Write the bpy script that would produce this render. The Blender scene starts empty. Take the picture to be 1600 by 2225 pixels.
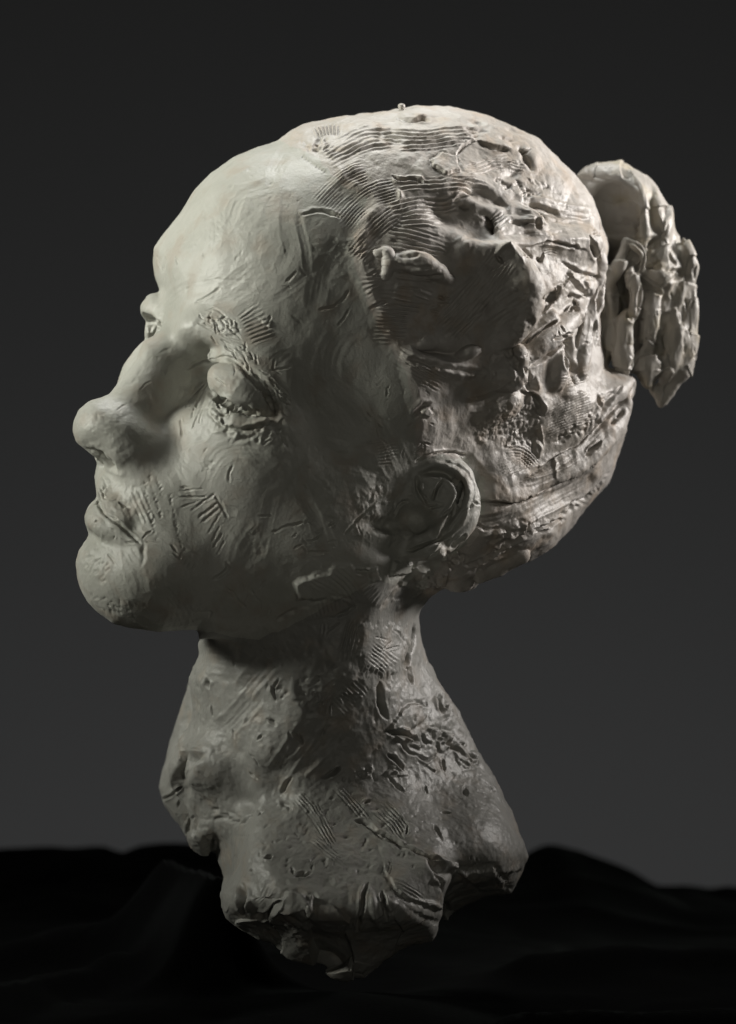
import bpy, math, random, time
import numpy as np

# ------------------------------------------------------------------ camera, world, lamps, exposure
T0 = time.time()
scene = bpy.context.scene
COL = scene.collection
MPP = 0.00019            # metres per modelling unit (about 1/5 mm)
FPX = 8400.0             # focal length in modelling units
CX, CY = 800.0, 1112.5   # optical axis
DIST = FPX * MPP         # camera to the middle of the head, 1.6 m
CAM_H = 0.19             # camera height above the table

cam_data = bpy.data.cameras.new('camera')
cam = bpy.data.objects.new('camera', cam_data); COL.objects.link(cam)
cam.location = (0, -DIST, CAM_H); cam.rotation_euler = (math.radians(90), 0, 0)
cam_data.sensor_fit = 'HORIZONTAL'; cam_data.sensor_width = 36.0
cam_data.lens = 36.0 * FPX / 1600.0
cam_data.clip_start = 0.05; cam_data.clip_end = 50
cam_data.dof.use_dof = True
cam_data.dof.focus_distance = DIST - 0.065
cam_data.dof.aperture_fstop = 13.0
scene.camera = cam

world = bpy.data.worlds.new('World'); scene.world = world; world.use_nodes = True
wb = world.node_tree.nodes['Background']
wb.inputs[0].default_value = (0.9, 0.95, 1.0, 1); wb.inputs[1].default_value = 0.004

def area(name, loc, target, size, power, color, size_y=None, spread=180):
    d = bpy.data.lights.new(name, 'AREA'); d.energy = power; d.color = color
    d.shape = 'RECTANGLE'; d.size = size; d.size_y = size_y or size; d.spread = math.radians(spread)
    o = bpy.data.objects.new(name, d); COL.objects.link(o)
    o.location = loc
    v = np.array(target) - np.array(loc)
    import mathutils
    o.rotation_euler = mathutils.Vector(v).to_track_quat('-Z', 'Y').to_euler()
    return o
area('softbox_front', (-1.11, -0.19, 0.66), (-0.12, 0.0, 0.36), 0.36, 0.84, (1.0, 1.0, 0.90), 0.36, 31)
area('softbox_top', (0.02, 0.32, 1.15), (0.02, 0.0, 0.32), 0.42, 0.84, (1.0, 0.995, 0.95), 0.42, 50)
area('softbox_back', (0.94, 0.30, 0.66), (0.07, 0.0, 0.40), 0.30, 1.0, (1.0, 0.95, 0.91), 0.4, 30)
area('fill_light', (0.35, -2.2, 0.06), (0.0, 0.0, 0.18), 1.2, 0.45, (1.0, 0.96, 0.84), 1.2, 60)  # added soft area lamp behind the camera, lifts the shadows
area('backdrop_lamp', (0.0, 0.68, -0.38), (0.0, 1.6, -0.08), 1.6, 5.6, (0.98, 0.99, 1.0), 0.1)

scene.view_settings.view_transform = 'Standard'; scene.view_settings.look = 'None'
scene.view_settings.exposure = 0.0; scene.view_settings.gamma = 1.0
scene.render.engine = 'CYCLES'

def to_world(p):
    dist = DIST - p[:, 2] * MPP
    return np.stack([(p[:, 0] - CX) * dist / FPX, -p[:, 2] * MPP, CAM_H - (p[:, 1] - CY) * dist / FPX], 1)

# ------------------------------------------------------------------ implicit modelling helpers
PSI, PIT = math.radians(30), math.radians(22)
Fv = np.array([-math.cos(PIT) * math.cos(PSI), -math.sin(PIT), math.cos(PIT) * math.sin(PSI)])
Lv = np.array([math.sin(PSI), 0, math.cos(PSI)])
Uv = np.array([math.sin(PIT) * math.cos(PSI), -math.cos(PIT), -math.sin(PIT) * math.sin(PSI)])
HEAD = np.stack([Fv, Lv, Uv])
EYE3 = np.eye(3)
OC = np.array([850., 700., 0.])
_M = np.linalg.inv(np.array([[Fv[0], Uv[0]], [Fv[1], Uv[1]]]))

def P(x, y, lat=0.0):
    """point of the head whose sideways offset from the middle plane of the head is lat"""
    f, u = _M @ np.array([x - OC[0] - lat * Lv[0], y - OC[1] - lat * Lv[1]])
    return OC + f * Fv + lat * Lv + u * Uv

def chaikin(a):
    o = np.empty((2 * len(a),) + a.shape[1:]); o[0] = a[0]; o[-1] = a[-1]
    o[1:-1:2] = a[:-1] * 0.75 + a[1:] * 0.25; o[2:-1:2] = a[:-1] * 0.25 + a[1:] * 0.75
    return o

class Grid:
    def __init__(g, lo, hi, h):
        g.lo = np.array(lo, float); g.h = float(h)
        g.n = np.ceil((np.array(hi, float) - g.lo) / h).astype(int) + 1
        g.d = np.full(g.n, 400.0, np.float32)
    def box(g, lo, hi):
        a = np.clip(np.floor((np.array(lo) - g.lo) / g.h).astype(int), 0, g.n - 1)
        b = np.clip(np.ceil((np.array(hi) - g.lo) / g.h).astype(int) + 1, 1, g.n)
        ax = [(g.lo[i] + g.h * np.arange(a[i], b[i])).astype(np.float32) for i in range(3)]
        return tuple(slice(a[i], b[i]) for i in range(3)), np.ix_(*ax)
    def blend(g, sl, d, op, k):
        c = g.d[sl]
        if c.size == 0: return
        if op == 'add':
            h = np.maximum(k - np.abs(c - d), 0) / k
            g.d[sl] = np.minimum(c, d) - h * h * (k * 0.25)
        elif op == 'sub':
            d = -d
            h = np.maximum(k - np.abs(c - d), 0) / k
            g.d[sl] = np.maximum(c, d) + h * h * (k * 0.25)
        else:
            h = np.maximum(k - np.abs(c - d), 0) / k
            g.d[sl] = np.maximum(c, d) + h * h * (k * 0.25)
    def ell(g, c, r, k=30, op='add', R=EYE3):
        c = np.array(c, float); r = np.array(r, float)
        ext = np.sqrt(((R * r[:, None]) ** 2).sum(0)) + k + 3 * g.h
        sl, (X, Y, Z) = g.box(c - ext, c + ext)
        X = X - c[0]; Y = Y - c[1]; Z = Z - c[2]
        k0 = 0; k1 = 0
        for i in range(3):
            q = (X * R[i, 0] + Y * R[i, 1] + Z * R[i, 2]) / np.float32(r[i])
            k0 = k0 + q * q
            q = q / np.float32(r[i]); k1 = k1 + q * q
        k0 = np.sqrt(k0); k1 = np.sqrt(k1) + 1e-9
        g.blend(sl, (k0 * (k0 - 1) / k1).astype(np.float32), op, k)
    def block(g, c, r, planes, k=40, kc=20):
        """an ellipsoid trimmed by planes (point, normal), blended on"""
        c = np.array(c, float); r = np.array(r, float); ext = r + k + 3 * g.h
        sl, (X, Y, Z) = g.box(c - ext, c + ext)
        q = [(X - c[0]) / r[0], (Y - c[1]) / r[1], (Z - c[2]) / r[2]]
        k0 = np.sqrt(q[0] ** 2 + q[1] ** 2 + q[2] ** 2); k1 = np.sqrt((q[0] / r[0]) ** 2 + (q[1] / r[1]) ** 2 + (q[2] / r[2]) ** 2) + 1e-9
        d = k0 * (k0 - 1) / k1
        for p, n in planes:
            n = np.array(n, float); n /= np.linalg.norm(n)
            e = (X - p[0]) * n[0] + (Y - p[1]) * n[1] + (Z - p[2]) * n[2]
            h = np.maximum(kc - np.abs(d - e), 0) / kc
            d = np.maximum(d, e) + h * h * kc * 0.25
        g.blend(sl, d.astype(np.float32), 'add', k)
    def chain(g, pts, rad, k=20, op='add', flat=None):
        """tube along pts; flat=(axis, factor) squeezes it along an axis"""
        pts = np.array(pts, float); rad = np.broadcast_to(np.array(rad, float), (len(pts),))
        for _ in range(2 if len(pts) > 2 else 0):
            pts, rad = chaikin(pts), chaikin(rad)
        m = rad.max() + k + 3 * g.h
        sl, (X, Y, Z) = g.box(pts.min(0) - m, pts.max(0) + m)
        best = None
        for a, b, ra, rb in zip(pts[:-1], pts[1:], rad[:-1], rad[1:]):
            v = b - a; L2 = float(v @ v) + 1e-6
            x = X - a[0]; y = Y - a[1]; z = Z - a[2]
            t = np.clip((x * v[0] + y * v[1] + z * v[2]) / L2, 0, 1).astype(np.float32)
            x = x - t * v[0]; y = y - t * v[1]; z = z - t * v[2]
            if flat is not None:
                ax, fac = flat
                w = x * ax[0] + y * ax[1] + z * ax[2]
                d = np.sqrt(x * x + y * y + z * z + (fac * fac - 1) * w * w) - (ra + (rb - ra) * t)
            else:
                d = np.sqrt(x * x + y * y + z * z) - (ra + (rb - ra) * t)
            best = d if best is None else np.minimum(best, d)
        g.blend(sl, best.astype(np.float32), op, k)
    def plane(g, p, n, k=20, lo=None, hi=None):
        """cut away what lies on the side n points to"""
        n = np.array(n, float); n = n / np.linalg.norm(n)
        sl, (X, Y, Z) = g.box(g.lo if lo is None else lo, (g.lo + g.h * g.n) if hi is None else hi)
        d = (X - p[0]) * n[0] + (Y - p[1]) * n[1] + (Z - p[2]) * n[2]
        g.blend(sl, d.astype(np.float32), 'int', k)
    def refine(g):
        d = g.d
        for ax in range(3):
            d = np.moveaxis(d, ax, 0)
            o = np.empty((2 * d.shape[0] - 1,) + d.shape[1:], np.float32)
            o[0::2] = d; o[1::2] = (d[:-1] + d[1:]) * np.float32(0.5)
            c = o.copy()
            o[1:-1] = (c[:-2] + 2 * c[1:-1] + c[2:]) * np.float32(0.25)
            d = np.moveaxis(o, 0, ax)
        g.d = np.ascontiguousarray(d); g.h *= 0.5; g.n = np.array(g.d.shape)
    def blur(g, it=1):
        for _ in range(it):
            for ax in range(3):
                d = np.moveaxis(g.d, ax, 0); c = d.copy()
                d[1:-1] = (c[:-2] + 2 * c[1:-1] + c[2:]) * np.float32(0.25)
    def front(g):
        """z of the surface first met along the view, per grid column"""
        neg = g.d < 0
        nz = g.n[2]
        idx = nz - 1 - np.argmax(neg[:, :, ::-1], axis=2)
        hit = neg.any(axis=2)
        i2 = np.minimum(idx + 1, nz - 1)
        d0 = np.take_along_axis(g.d, idx[:, :, None], 2)[:, :, 0]
        d1 = np.take_along_axis(g.d, i2[:, :, None], 2)[:, :, 0]
        t = np.clip(d0 / (d0 - d1 + 1e-9), 0, 1)
        return np.where(hit, g.lo[2] + g.h * (idx + t), np.nan)
    def fit_outline(g, poly, sig=14.0, tau=45.0, iters=2, lim=60):
        """push the surface in or out so that its contour follows poly"""
        pts = resample(poly, 6.0)
        X = g.lo[0] + g.h * np.arange(g.n[0]); Y = g.lo[1] + g.h * np.arange(g.n[1])
        for it in range(iters):
            mn = g.d.min(axis=2)
            u = np.clip((pts[:, 0] - g.lo[0]) / g.h, 0, g.n[0] - 1.001); v = np.clip((pts[:, 1] - g.lo[1]) / g.h, 0, g.n[1] - 1.001)
            i = u.astype(int); j = v.astype(int); a = u - i; b = v - j
            m = mn[i, j] * (1 - a) * (1 - b) + mn[i + 1, j] * a * (1 - b) + mn[i, j + 1] * (1 - a) * b + mn[i + 1, j + 1] * a * b
            m = np.clip(m, -lim, lim)
            num = np.zeros((g.n[0], g.n[1])); den = np.full((g.n[0], g.n[1]), 1e-30); dm = np.full((g.n[0], g.n[1]), 1e9)
            R = int(tau * 3.6 / g.h)
            for (px, py), val in zip(pts, m):
                ci = int((px - g.lo[0]) / g.h); cj = int((py - g.lo[1]) / g.h)
                s = (slice(max(ci - R, 0), ci + R + 1), slice(max(cj - R, 0), cj + R + 1))
                r2 = (X[s[0]][:, None] - px) ** 2 + (Y[s[1]][None, :] - py) ** 2
                w = 1.0 / (r2 + sig * sig) ** 2
                num[s] += w * val; den[s] += w
                dm[s] = np.minimum(dm[s], r2)
            o = num / den * np.exp(-dm / (2 * tau * tau))
            g.d -= o[:, :, None].astype(np.float32)

def resample(poly, step, closed=True):
    p = np.array(poly, float)
    if closed: p = np.vstack([p, p[:1]])
    seg = np.hypot(*(p[1:] - p[:-1]).T); s = np.r_[0, np.cumsum(seg)]
    t = np.arange(0, s[-1], step)
    return np.stack([np.interp(t, s, p[:, 0]), np.interp(t, s, p[:, 1])], 1)

def surface(g):
    """surface nets: one vertex per crossed cell, one quad per crossed edge"""
    d = g.d; ins = d < 0
    n = np.array(d.shape) - 1
    cnt = np.zeros(n, np.int8)
    for c in range(8):
        o = (c & 1, c >> 1 & 1, c >> 2 & 1)
        cnt += ins[o[0]:o[0] + n[0], o[1]:o[1] + n[1], o[2]:o[2] + n[2]]
    act = np.argwhere((cnt > 0) & (cnt < 8))
    del cnt
    vid = np.full(n, -1, np.int32); vid[act[:, 0], act[:, 1], act[:, 2]] = np.arange(len(act))
    corner = np.array([(c & 1, c >> 1 & 1, c >> 2 & 1) for c in range(8)])
    val = np.stack([d[act[:, 0] + o[0], act[:, 1] + o[1], act[:, 2] + o[2]] for o in corner], 1).astype(np.float64)
    acc = np.zeros((len(act), 3)); num = np.zeros(len(act))
    for a in range(8):
        for ax in range(3):
            b = a | (1 << ax)
            if b == a: continue
            va, vb = val[:, a], val[:, b]
            m = (va < 0) != (vb < 0)
            t = np.where(m, va / np.where(m, va - vb, 1), 0)
            p = corner[a][None, :] + t[:, None] * (corner[b] - corner[a])[None, :]
            acc += p * m[:, None]; num += m
    V = g.lo + g.h * (act + acc / num[:, None])
    quads = []
    for ax in range(3):
        s0 = [slice(None)] * 3; s1 = [slice(None)] * 3
        s0[ax] = slice(0, -1); s1[ax] = slice(1, None)
        o1, o2 = [i for i in range(3) if i != ax]
        for s in (s0, s1):
            s[o1] = slice(1, -1); s[o2] = slice(1, -1)
        a = ins[tuple(s0)]; b = ins[tuple(s1)]
        for flip, mask in ((False, a & ~b), (True, ~a & b)):
            e = np.argwhere(mask)
            if len(e) == 0: continue
            e[:, o1] += 1; e[:, o2] += 1
            q = []
            for da, db in ((0, 0), (1, 0), (1, 1), (0, 1)):
                c = e.copy(); c[:, o1] -= da; c[:, o2] -= db
                q.append(vid[c[:, 0], c[:, 1], c[:, 2]])
            q = np.stack(q, 1)
            if flip != (ax == 1): q = q[:, ::-1]
            quads.append(q)
    return V, np.vstack(quads)

def subdivide(V, Q):
    n = len(V)
    E = np.stack([Q, np.roll(Q, -1, 1)], 2)
    key = np.sort(E, 2).reshape(-1, 2)
    k = key[:, 0].astype(np.int64) * n + key[:, 1]
    uk, inv = np.unique(k, return_inverse=True)
    mid = (V[uk // n] + V[uk % n]) * 0.5
    cen = V[Q].mean(1)
    em = (inv.reshape(-1, 4) + n).astype(np.int32); ci = (np.arange(len(Q)) + n + len(uk)).astype(np.int32)
    V2 = np.vstack([V, mid, cen])
    out = [np.stack([Q[:, i], em[:, i], ci, em[:, (i + 3) % 4]], 1) for i in range(4)]
    return V2, np.stack(out, 1).reshape(-1, 4).astype(np.int32)

def subdivide_front(V, Q, mask):
    """splits the quads in mask; also returns the new edge points that border unsplit quads, with their two ends"""
    V2, Q2 = subdivide(V, Q[mask])
    n = len(V)
    key = np.sort(np.stack([Q, np.roll(Q, -1, 1)], 2), 2)
    kk = key[:, :, 0].astype(np.int64) * n + key[:, :, 1]
    uk = np.unique(kk[mask]); ub = np.unique(kk[~mask])
    ix = np.nonzero(np.isin(uk, ub))[0]
    pin = np.stack([n + ix, uk[ix] // n, uk[ix] % n], 1)
    return V2, np.vstack([Q2, Q[~mask]]).astype(np.int32), pin

def smooth(V, Q, it=1, lam=0.5):
    n = len(V)
    a = Q.ravel(); b = np.roll(Q, -1, 1).ravel()
    deg = np.bincount(a, minlength=n) + np.bincount(b, minlength=n)
    for _ in range(it):
        acc = np.stack([np.bincount(a, V[b, i], n) + np.bincount(b, V[a, i], n) for i in range(3)], 1)
        V = V + lam * (acc / np.maximum(deg, 1)[:, None] - V)
    return V

def normals(V, Q):
    n = np.cross(V[Q[:, 2]] - V[Q[:, 0]], V[Q[:, 3]] - V[Q[:, 1]])
    N = np.zeros_like(V)
    for i in range(3):
        N[:, i] = sum(np.bincount(Q[:, c], n[:, i], len(V)) for c in range(4))
    return N / (np.linalg.norm(N, axis=1)[:, None] + 1e-12)

# lattice noise
_rng = np.random.default_rng(7)
_LAT = _rng.random((64, 64, 64)).astype(np.float32) * 2 - 1
def noise(p, scale, seed=0):
    q = p / scale + np.array([13.1, 7.7, 29.3]) * (seed + 1)
    i = np.floor(q).astype(np.int64); f = (q - i).astype(np.float32); f = f * f * (3 - 2 * f)
    i &= 63; j = (i + 1) & 63
    x0, y0, z0 = i.T; x1, y1, z1 = j.T; fx, fy, fz = f.T
    def L(a, b, t): return a + (b - a) * t
    return L(L(L(_LAT[x0, y0, z0], _LAT[x1, y0, z0], fx), L(_LAT[x0, y1, z0], _LAT[x1, y1, z0], fx), fy),
             L(L(_LAT[x0, y0, z1], _LAT[x1, y0, z1], fx), L(_LAT[x0, y1, z1], _LAT[x1, y1, z1], fx), fy), fz)
def fbm(p, scale, octv=4, seed=0, gain=0.5):
    s = 0; a = 1.0
    for o in range(octv):
        s = s + a * noise(p, scale / 2 ** o, seed + o * 3); a *= gain
    return s
# ------------------------------------------------------------------ head, neck and chest: the big masses
H = 4.3
g = Grid((126, 212, -450), (1424, 2150, 620), 2 * H)
HR = HEAD
g.ell(P(865, 690), (495, 385, 455), 30, R=HR)                       # cranium
g.ell(P(1085, 900), (265, 285, 280), 90, R=HR)                      # occiput
g.ell(P(600, 600), (255, 290, 270), 60, R=HR)                       # forehead
g.chain([P(590, 720), P(470, 1090)], [240, 200], 60)                # face
g.ell(P(330, 1100), (130, 150, 130), 60, R=HR)                      # muzzle
for s in (1, -1):
    g.ell(P(600 - (100 if s < 0 else 0) , 985, 145 * s), (190, 160, 210), 140, R=HR)            # cheeks
    g.chain([P(310 - 25 * (s < 0), 1262, 50 * s), P(690 - 120 * (s < 0), 1180, 190 * s)], [92, 118], 90)    # jaw
    g.chain([P(700 - 120 * (s < 0), 1150, 180 * s), P(850 - 150 * (s < 0), 930, 240 * s)], [130, 120], 110)
g.ell(P(262, 1262), (98, 118, 98), 40, R=HR)                        # chin
g.ell(P(345, 1245, 60), (110, 115, 100), 70, R=HR)
g.chain([P(300, 1240), P(520, 1230)], [100, 140], 70)               # floor of the mouth
g.chain([P(300, 1285, 20), P(470, 1318, 95), P(640, 1275, 175), P(740, 1190, 215)], [78, 74, 80, 90], 60)   # edge of the jaw
g.ell((985, 1090, 60), (210, 170, 225), 90)                        # behind the ear
g.chain([(805, 1205, 330), (880, 1215, 245), (955, 1190, 185)], [72, 64, 52], 70)   # below the ear
# neck and chest
g.chain([(700, 1200, 130), (676, 1420, 120), (690, 1580, 80)], [225, 238, 252], 50)
g.chain([(800, 1290, 90), (860, 1560, 0), (960, 1860, -40)], [110, 150, 185], 90)
g.chain([(585, 1440, -170), (500, 1600, -190), (455, 1730, -190)], [110, 110, 105], 80)
g.ell((740, 1830, 40), (330, 190, 270), 90)
g.block((735, 1990, 260), (275, 300, 340), [((735, 1700, 272), (0.05, -0.66, 0.75))], 70, 50)
g.chain([(640, 1640, 150), (460, 1690, 60)], [80, 90], 70)          # collarbone mound
g.ell((1010, 1850, 60), (130, 130, 220), 60)
g.plane((745, 1986, 515), (0, 0.82, 0.57), 8, (126, 1700, -450), (1424, 2150, 620))
g.plane((745, 2128, 310), (0, 1, -0.25), 14, (126, 1800, -450), (1424, 2150, 620))
g.chain([(800, 1300, 330), (700, 1450, 318), (600, 1650, 290)], [40, 38, 30], 90)   # the long neck muscle
g.chain([P(400, 715, 80), P(500, 715, 160), P(585, 790, 226), P(620, 880, 262)], [30, 30, 26, 16], 60)   # brow
g.blur(12)
g.refine()

OUT = [(900,237),(806,252),(742,257),(660,276),(607,306),(562,319),(510,340),(457,377),(424,411),(394,460),(349,516),(334,539),(332,569),(336,602),(347,632),
 (322,640),(304,664),(306,684),(317,697),(314,721),(316,736),(291,762),(269,792),(257,822),(252,840),(239,856),(220,864),(194,871),(171,890),(160,916),(158,939),(167,961),(186,976),(205,991),(211,1004),(205,1036),(209,1062),(211,1080),
 (192,1098),(182,1122),(187,1145),(192,1160),(186,1174),(171,1196),(164,1222),(166,1252),(175,1282),(190,1309),(212,1331),(246,1354),(287,1365),(347,1372),(400,1369),(428,1370),(430,1391),(432,1425),(422,1447),(407,1492),(395,1530),(369,1612),(354,1669),(346,1714),(356,1747),(372,1770),(391,1792),(402,1815),(417,1841),(444,1862),(459,1849),(470,1849),(481,1882),(487,1905),(479,1939),
 (477,1945),(482,1975),(490,1995),(525,2020),(565,2042),(600,2050),(605,2060),(630,2077),(680,2090),(710,2098),(720,2118),(745,2128),(790,2128),(815,2107),(860,2072),(900,2055),(945,2042),(955,2020),(957,1997),(972,1990),(1015,1965),(1065,1945),(1110,1942),(1120,1930),(1137,1895),(1150,1862),(1142,1835),(1125,1795),(1100,1745),
 (1075,1686),(1037,1630),(1000,1547),(962,1495),(929,1439),(912,1382),(910,1337),(919,1319),(936,1292),(962,1274),(1000,1283),(1026,1274),(1030,1268),(1094,1247),(1124,1228),(1201,1183),(1250,1127),(1290,1078),(1317,1045),(1331,997),(1351,944),(1367,871),(1377,828),(1352,812),(1316,800),(1304,740),(1305,660),(1312,590),(1320,535),(1300,470),(1269,410),
 (1240,377),(1202,344),(1165,306),(1109,276),(1056,254),(1000,242)]
# ------------------------------------------------------------------ features of the face
_zf = g.front()
def S(x, y, lift=0.0):
    """a point lift above the near surface at (x, y)"""
    i = int(round((x - g.lo[0]) / g.h)); j = int(round((y - g.lo[1]) / g.h))
    for r in range(40):
        w = _zf[max(i - r, 0):i + r + 1, max(j - r, 0):j + r + 1]
        if np.isfinite(w).any(): return np.array([x, y, np.nanmean(w) + lift])
    return np.array([x, y, lift])

def upd():
    global _zf
    _zf = g.front()
# eye sockets, brows, eyeballs
def rot(deg, tilt=0.0):
    a = math.radians(deg); c, n = math.cos(a), math.sin(a)
    e1 = np.array([c, n, tilt]); e1 /= np.linalg.norm(e1)
    e2 = np.array([-n, c, 0.0]); e3 = np.cross(e1, e2)
    return np.stack([e1, e2, e3])
g.ell(P(440, 838, 110) + 66 * Fv, (96, 70, 66), 50, 'sub', R=HR)
g.ell(P(352, 800, -150) + 60 * Fv, (95, 105, 78), 45, 'sub', R=HR)
g.chain([P(350, 700, -80), P(322, 676, -130), P(345, 700, -200)], [30, 38, 30], 30)
g.ell(P(322, 846, -172), (72, 92, 92), 14, R=HR)
g.ell(P(336, 738, -112) + 14 * Fv, (44, 46, 36), 10, 'sub', R=HR)
# nose
g.chain([P(414, 728), P(352, 802), P(270, 878), P(243, 918)], [58, 46, 46, 58], 26)
g.chain([P(400, 764), P(362, 830), P(316, 898), P(288, 945)], [58, 76, 94, 84], 26, flat=(Lv, 1.42))
g.ell(P(226, 926), (66, 74, 62), 30, R=HR)
for s in (1, -1):
    g.ell(P(306 - 30 * (s < 0), 980, 60 * s), (74, 44, 58), 46, R=HR)
g.chain([P(196, 984, 20), P(238, 1006, 44)], [9, 14], 10, 'sub')
g.ell(P(210, 1002, -34), (30, 16, 22), 10, 'sub', R=HR)
g.fit_outline(OUT, 13, 50, 2, 90)
upd()
ER = rot(34, 0.35)
g.ell(S(524, 850, 6), (96, 60, 44), 16, 'sub', R=ER)
g.ell(S(462, 806, 10), (56, 34, 32), 50, 'sub', R=rot(-30))
eyez = S(520, 850)[2]
g.ell((520, 847, eyez - 22), (82, 47, 52), 5, R=ER)
g.chain([S(462, 776, -10), S(512, 772, -8), S(566, 806, -8), S(604, 862, -8)], [12, 16, 15, 10], 16)
g.chain([(462, 872, eyez - 16), (490, 905, eyez - 2), (535, 928, eyez + 8), (585, 922, eyez + 20)], [8, 12, 14, 10], 14)
# mouth
g.chain([P(226, 1138, -70), P(210, 1124, -28), P(214, 1127, 12), P(238, 1150, 55), P(271, 1170, 88), P(300, 1184, 112)], [16, 27, 32, 28, 19, 8], 12)
g.chain([P(222, 1066, -50), P(218, 1066, 0), P(236, 1094, 40), P(268, 1128, 80)], [8, 12, 14, 10], 34)
g.chain([P(220, 1090, -30), P(211, 1082, 0), P(222, 1107, 25), P(240, 1126, 50), P(264, 1143, 75), P(286, 1162, 98), P(307, 1182, 116)], [5] * 7, 5, 'sub')
# ear
upd()
zs = [np.nanmean([S(x + dx, y + dy)[2] for dx in (-20, 0, 20) for dy in (-20, 0, 20)]) for x, y in ((800, 1090), (1080, 1070), (900, 970), (900, 1240))]
print('ear plane', zs)
def EP(x, y, l=0.0):
    """point on the plane the ear lies in, l above it"""
    return np.array([x, y, zs[0] + (zs[1] - zs[0]) * (x - 800) / 280 * 0.9 + l])
g.chain([EP(x, y, l) for x, y, l in ((868, 1046, -18), (895, 1024, -15), (935, 1012, -10), (980, 1010, -2), (1012, 1030, 4), (1026, 1072, 4), (1020, 1115, 1), (1000, 1152, -3), (962, 1186, -10))],
        [10, 13, 15, 17, 17, 16, 16, 15, 12], 16)
g.ell(EP(930, 1098, -22), (92, 92, 32), 50)
g.ell(EP(990, 1095, 14), (9, 56, 14), 12, 'sub', R=rot(12))
g.chain([EP(x, y, l) for x, y, l in ((905, 1060, 0), (945, 1055, 2), (962, 1085, 3), (962, 1125, 6), (940, 1156, 6), (905, 1170, 2))], [8, 12, 14, 16, 15, 10], 20)
g.ell(EP(918, 1200, -2), (48, 20, 20), 20)
g.ell(EP(1056, 1036, 6), (24, 30, 26), 20, 'sub')
# neck and chest
g.ell(S(590, 1708, 26), (34, 44, 40), 50, 'sub')
g.chain([S(388, 1735, 6), S(418, 1655, 8)], [16, 20], 30, 'sub')
g.ell(S(480, 1665, -30), (70, 56, 56), 50)
# ------------------------------------------------------------------ masses of the hair
upd()
def SS(pts): return [S(*p) for p in pts]
g.ell(S(1060, 635, -26), (125, 88, 44), 40)
g.chain(SS([(1000, 552, -8), (1060, 545, 14), (1102, 545, 32), (1138, 585, 46), (1148, 640, 46), (1128, 705, 30), (1092, 748, 2)]), [16, 20, 24, 27, 28, 26, 18], 22)
g.ell(S(985, 655, 74), (125, 54, 50), 46, 'sub', R=rot(-30))
g.ell(S(930, 700, 44), (90, 44, 40), 46, 'sub', R=rot(-10))
g.ell(S(1015, 468, 16), (84, 34, 30), 40, 'sub', R=rot(8))
upd()
g.chain(SS([(852, 574, 2), (905, 568, 6), (950, 590, 6), (975, 608, 0)]), [10, 19, 17, 8], 10)
g.chain(SS([(820, 550, 2), (842, 545, 8), (847, 575, 8), (835, 602, 2)]), [6, 8, 8, 5], 3)
g.ell(S(1128, 476, -6), (54, 28, 22), 12, R=rot(12))
g.chain(SS([(1085, 520, -8), (1180, 520, -6), (1275, 528, -8)]), [26, 34, 30], 30)
g.ell(S(1064, 494, 0), (11, 27, 34), 8, 'sub', R=rot(-25))
g.ell(S(1170, 484, 0), (7, 20, 30), 6, 'sub', R=rot(8))
g.ell(S(1180, 413, 0), (9, 6, 20), 4, 'sub', R=rot(-20))
g.chain(SS([(1128, 330, 2), (1146, 345, 2), (1152, 368, 4)]), [9, 9, 5], 10, 'sub')
g.chain(SS([(1284, 530, 0), (1296, 560, 0)]), [5, 7], 5, 'sub')
g.ell(S(1197, 645, 2), (20, 9, 30), 6, 'sub', R=rot(-35))
g.ell(S(1248, 662, 0), (5, 13, 20), 5, 'sub', R=rot(-20))
g.chain(SS([(1132, 778, 2), (1190, 735, 8), (1248, 686, 6)]), [18, 30, 22], 8)
g.chain(SS([(1150, 735, -6), (1195, 690, 0)]), [14, 18], 8)
g.chain(SS([(1302, 560, -4), (1292, 640, 0), (1264, 720, 2), (1258, 810, -4)]), [14, 20, 24, 14], 10)
g.chain(SS([(1212, 790, -6), (1200, 830, -8)]), [26, 22], 14)
g.chain(SS([(1228, 760, 2), (1236, 795, 0), (1242, 832, 0)]), [6, 9, 7], 6, 'sub')
g.ell(S(982, 768, 10), (96, 15, 24), 10, 'sub', R=rot(4))
g.chain(SS([(880, 772, -8), (930, 796, -4), (1000, 806, -2), (1060, 812, -6)]), [10, 13, 13, 10], 10)
upd()
g.ell(S(1100, 803, 0), (45, 46, 36), 6, R=rot(30))
g.ell(S(1130, 778, 6), (18, 28, 26), 5, R=rot(-10))
g.ell(S(1018, 766, 8), (26, 9, 12), 4, R=rot(-14))
g.ell(S(1062, 890, -22), (70, 26, 30), 24, R=rot(-22))
# bands over the nape
g.chain(SS([(1060, 1062, -26), (1180, 1040, -20), (1290, 965, -20), (1350, 890, -20)]), [26, 34, 34, 26], 14)
g.chain(SS([(1105, 1062, 4), (1180, 1014, 4), (1290, 940, 4), (1372, 838, 4)]), [5, 6, 8, 7], 8, 'sub')
g.chain(SS([(1045, 1088, 6), (1115, 1100, 5), (1190, 1062, 6), (1280, 1000, 8)]), [5, 6, 4, 3], 12, 'sub')
g.chain(SS([(1050, 1240, -16), (1122, 1206, -12)]), [27, 26], 5)
g.chain(SS([(985, 1262, -16), (1005, 1264, -16)]), [20, 20], 8)
g.fit_outline(OUT, 10, 36, 3, 90)
OUTB = [(1244,376),(1269,361),(1306,353),(1356,351),(1375,366),(1416,386),(1434,414),(1453,454),(1466,495),(1472,507),(1497,517),(1509,545),(1519,576),(1516,611),(1519,639),(1519,720),(1516,782),(1502,820),(1481,836),(1462,862),(1436,886),(1425,868),(1394,836),(1381,820),(1330,812),(1290,780),(1280,600),(1262,450)]
b = Grid((1210, 332, -400), (1540, 904, 20), 3.4)
b.ell((1412, 600, -224), (90, 204, 116), 10)
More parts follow.
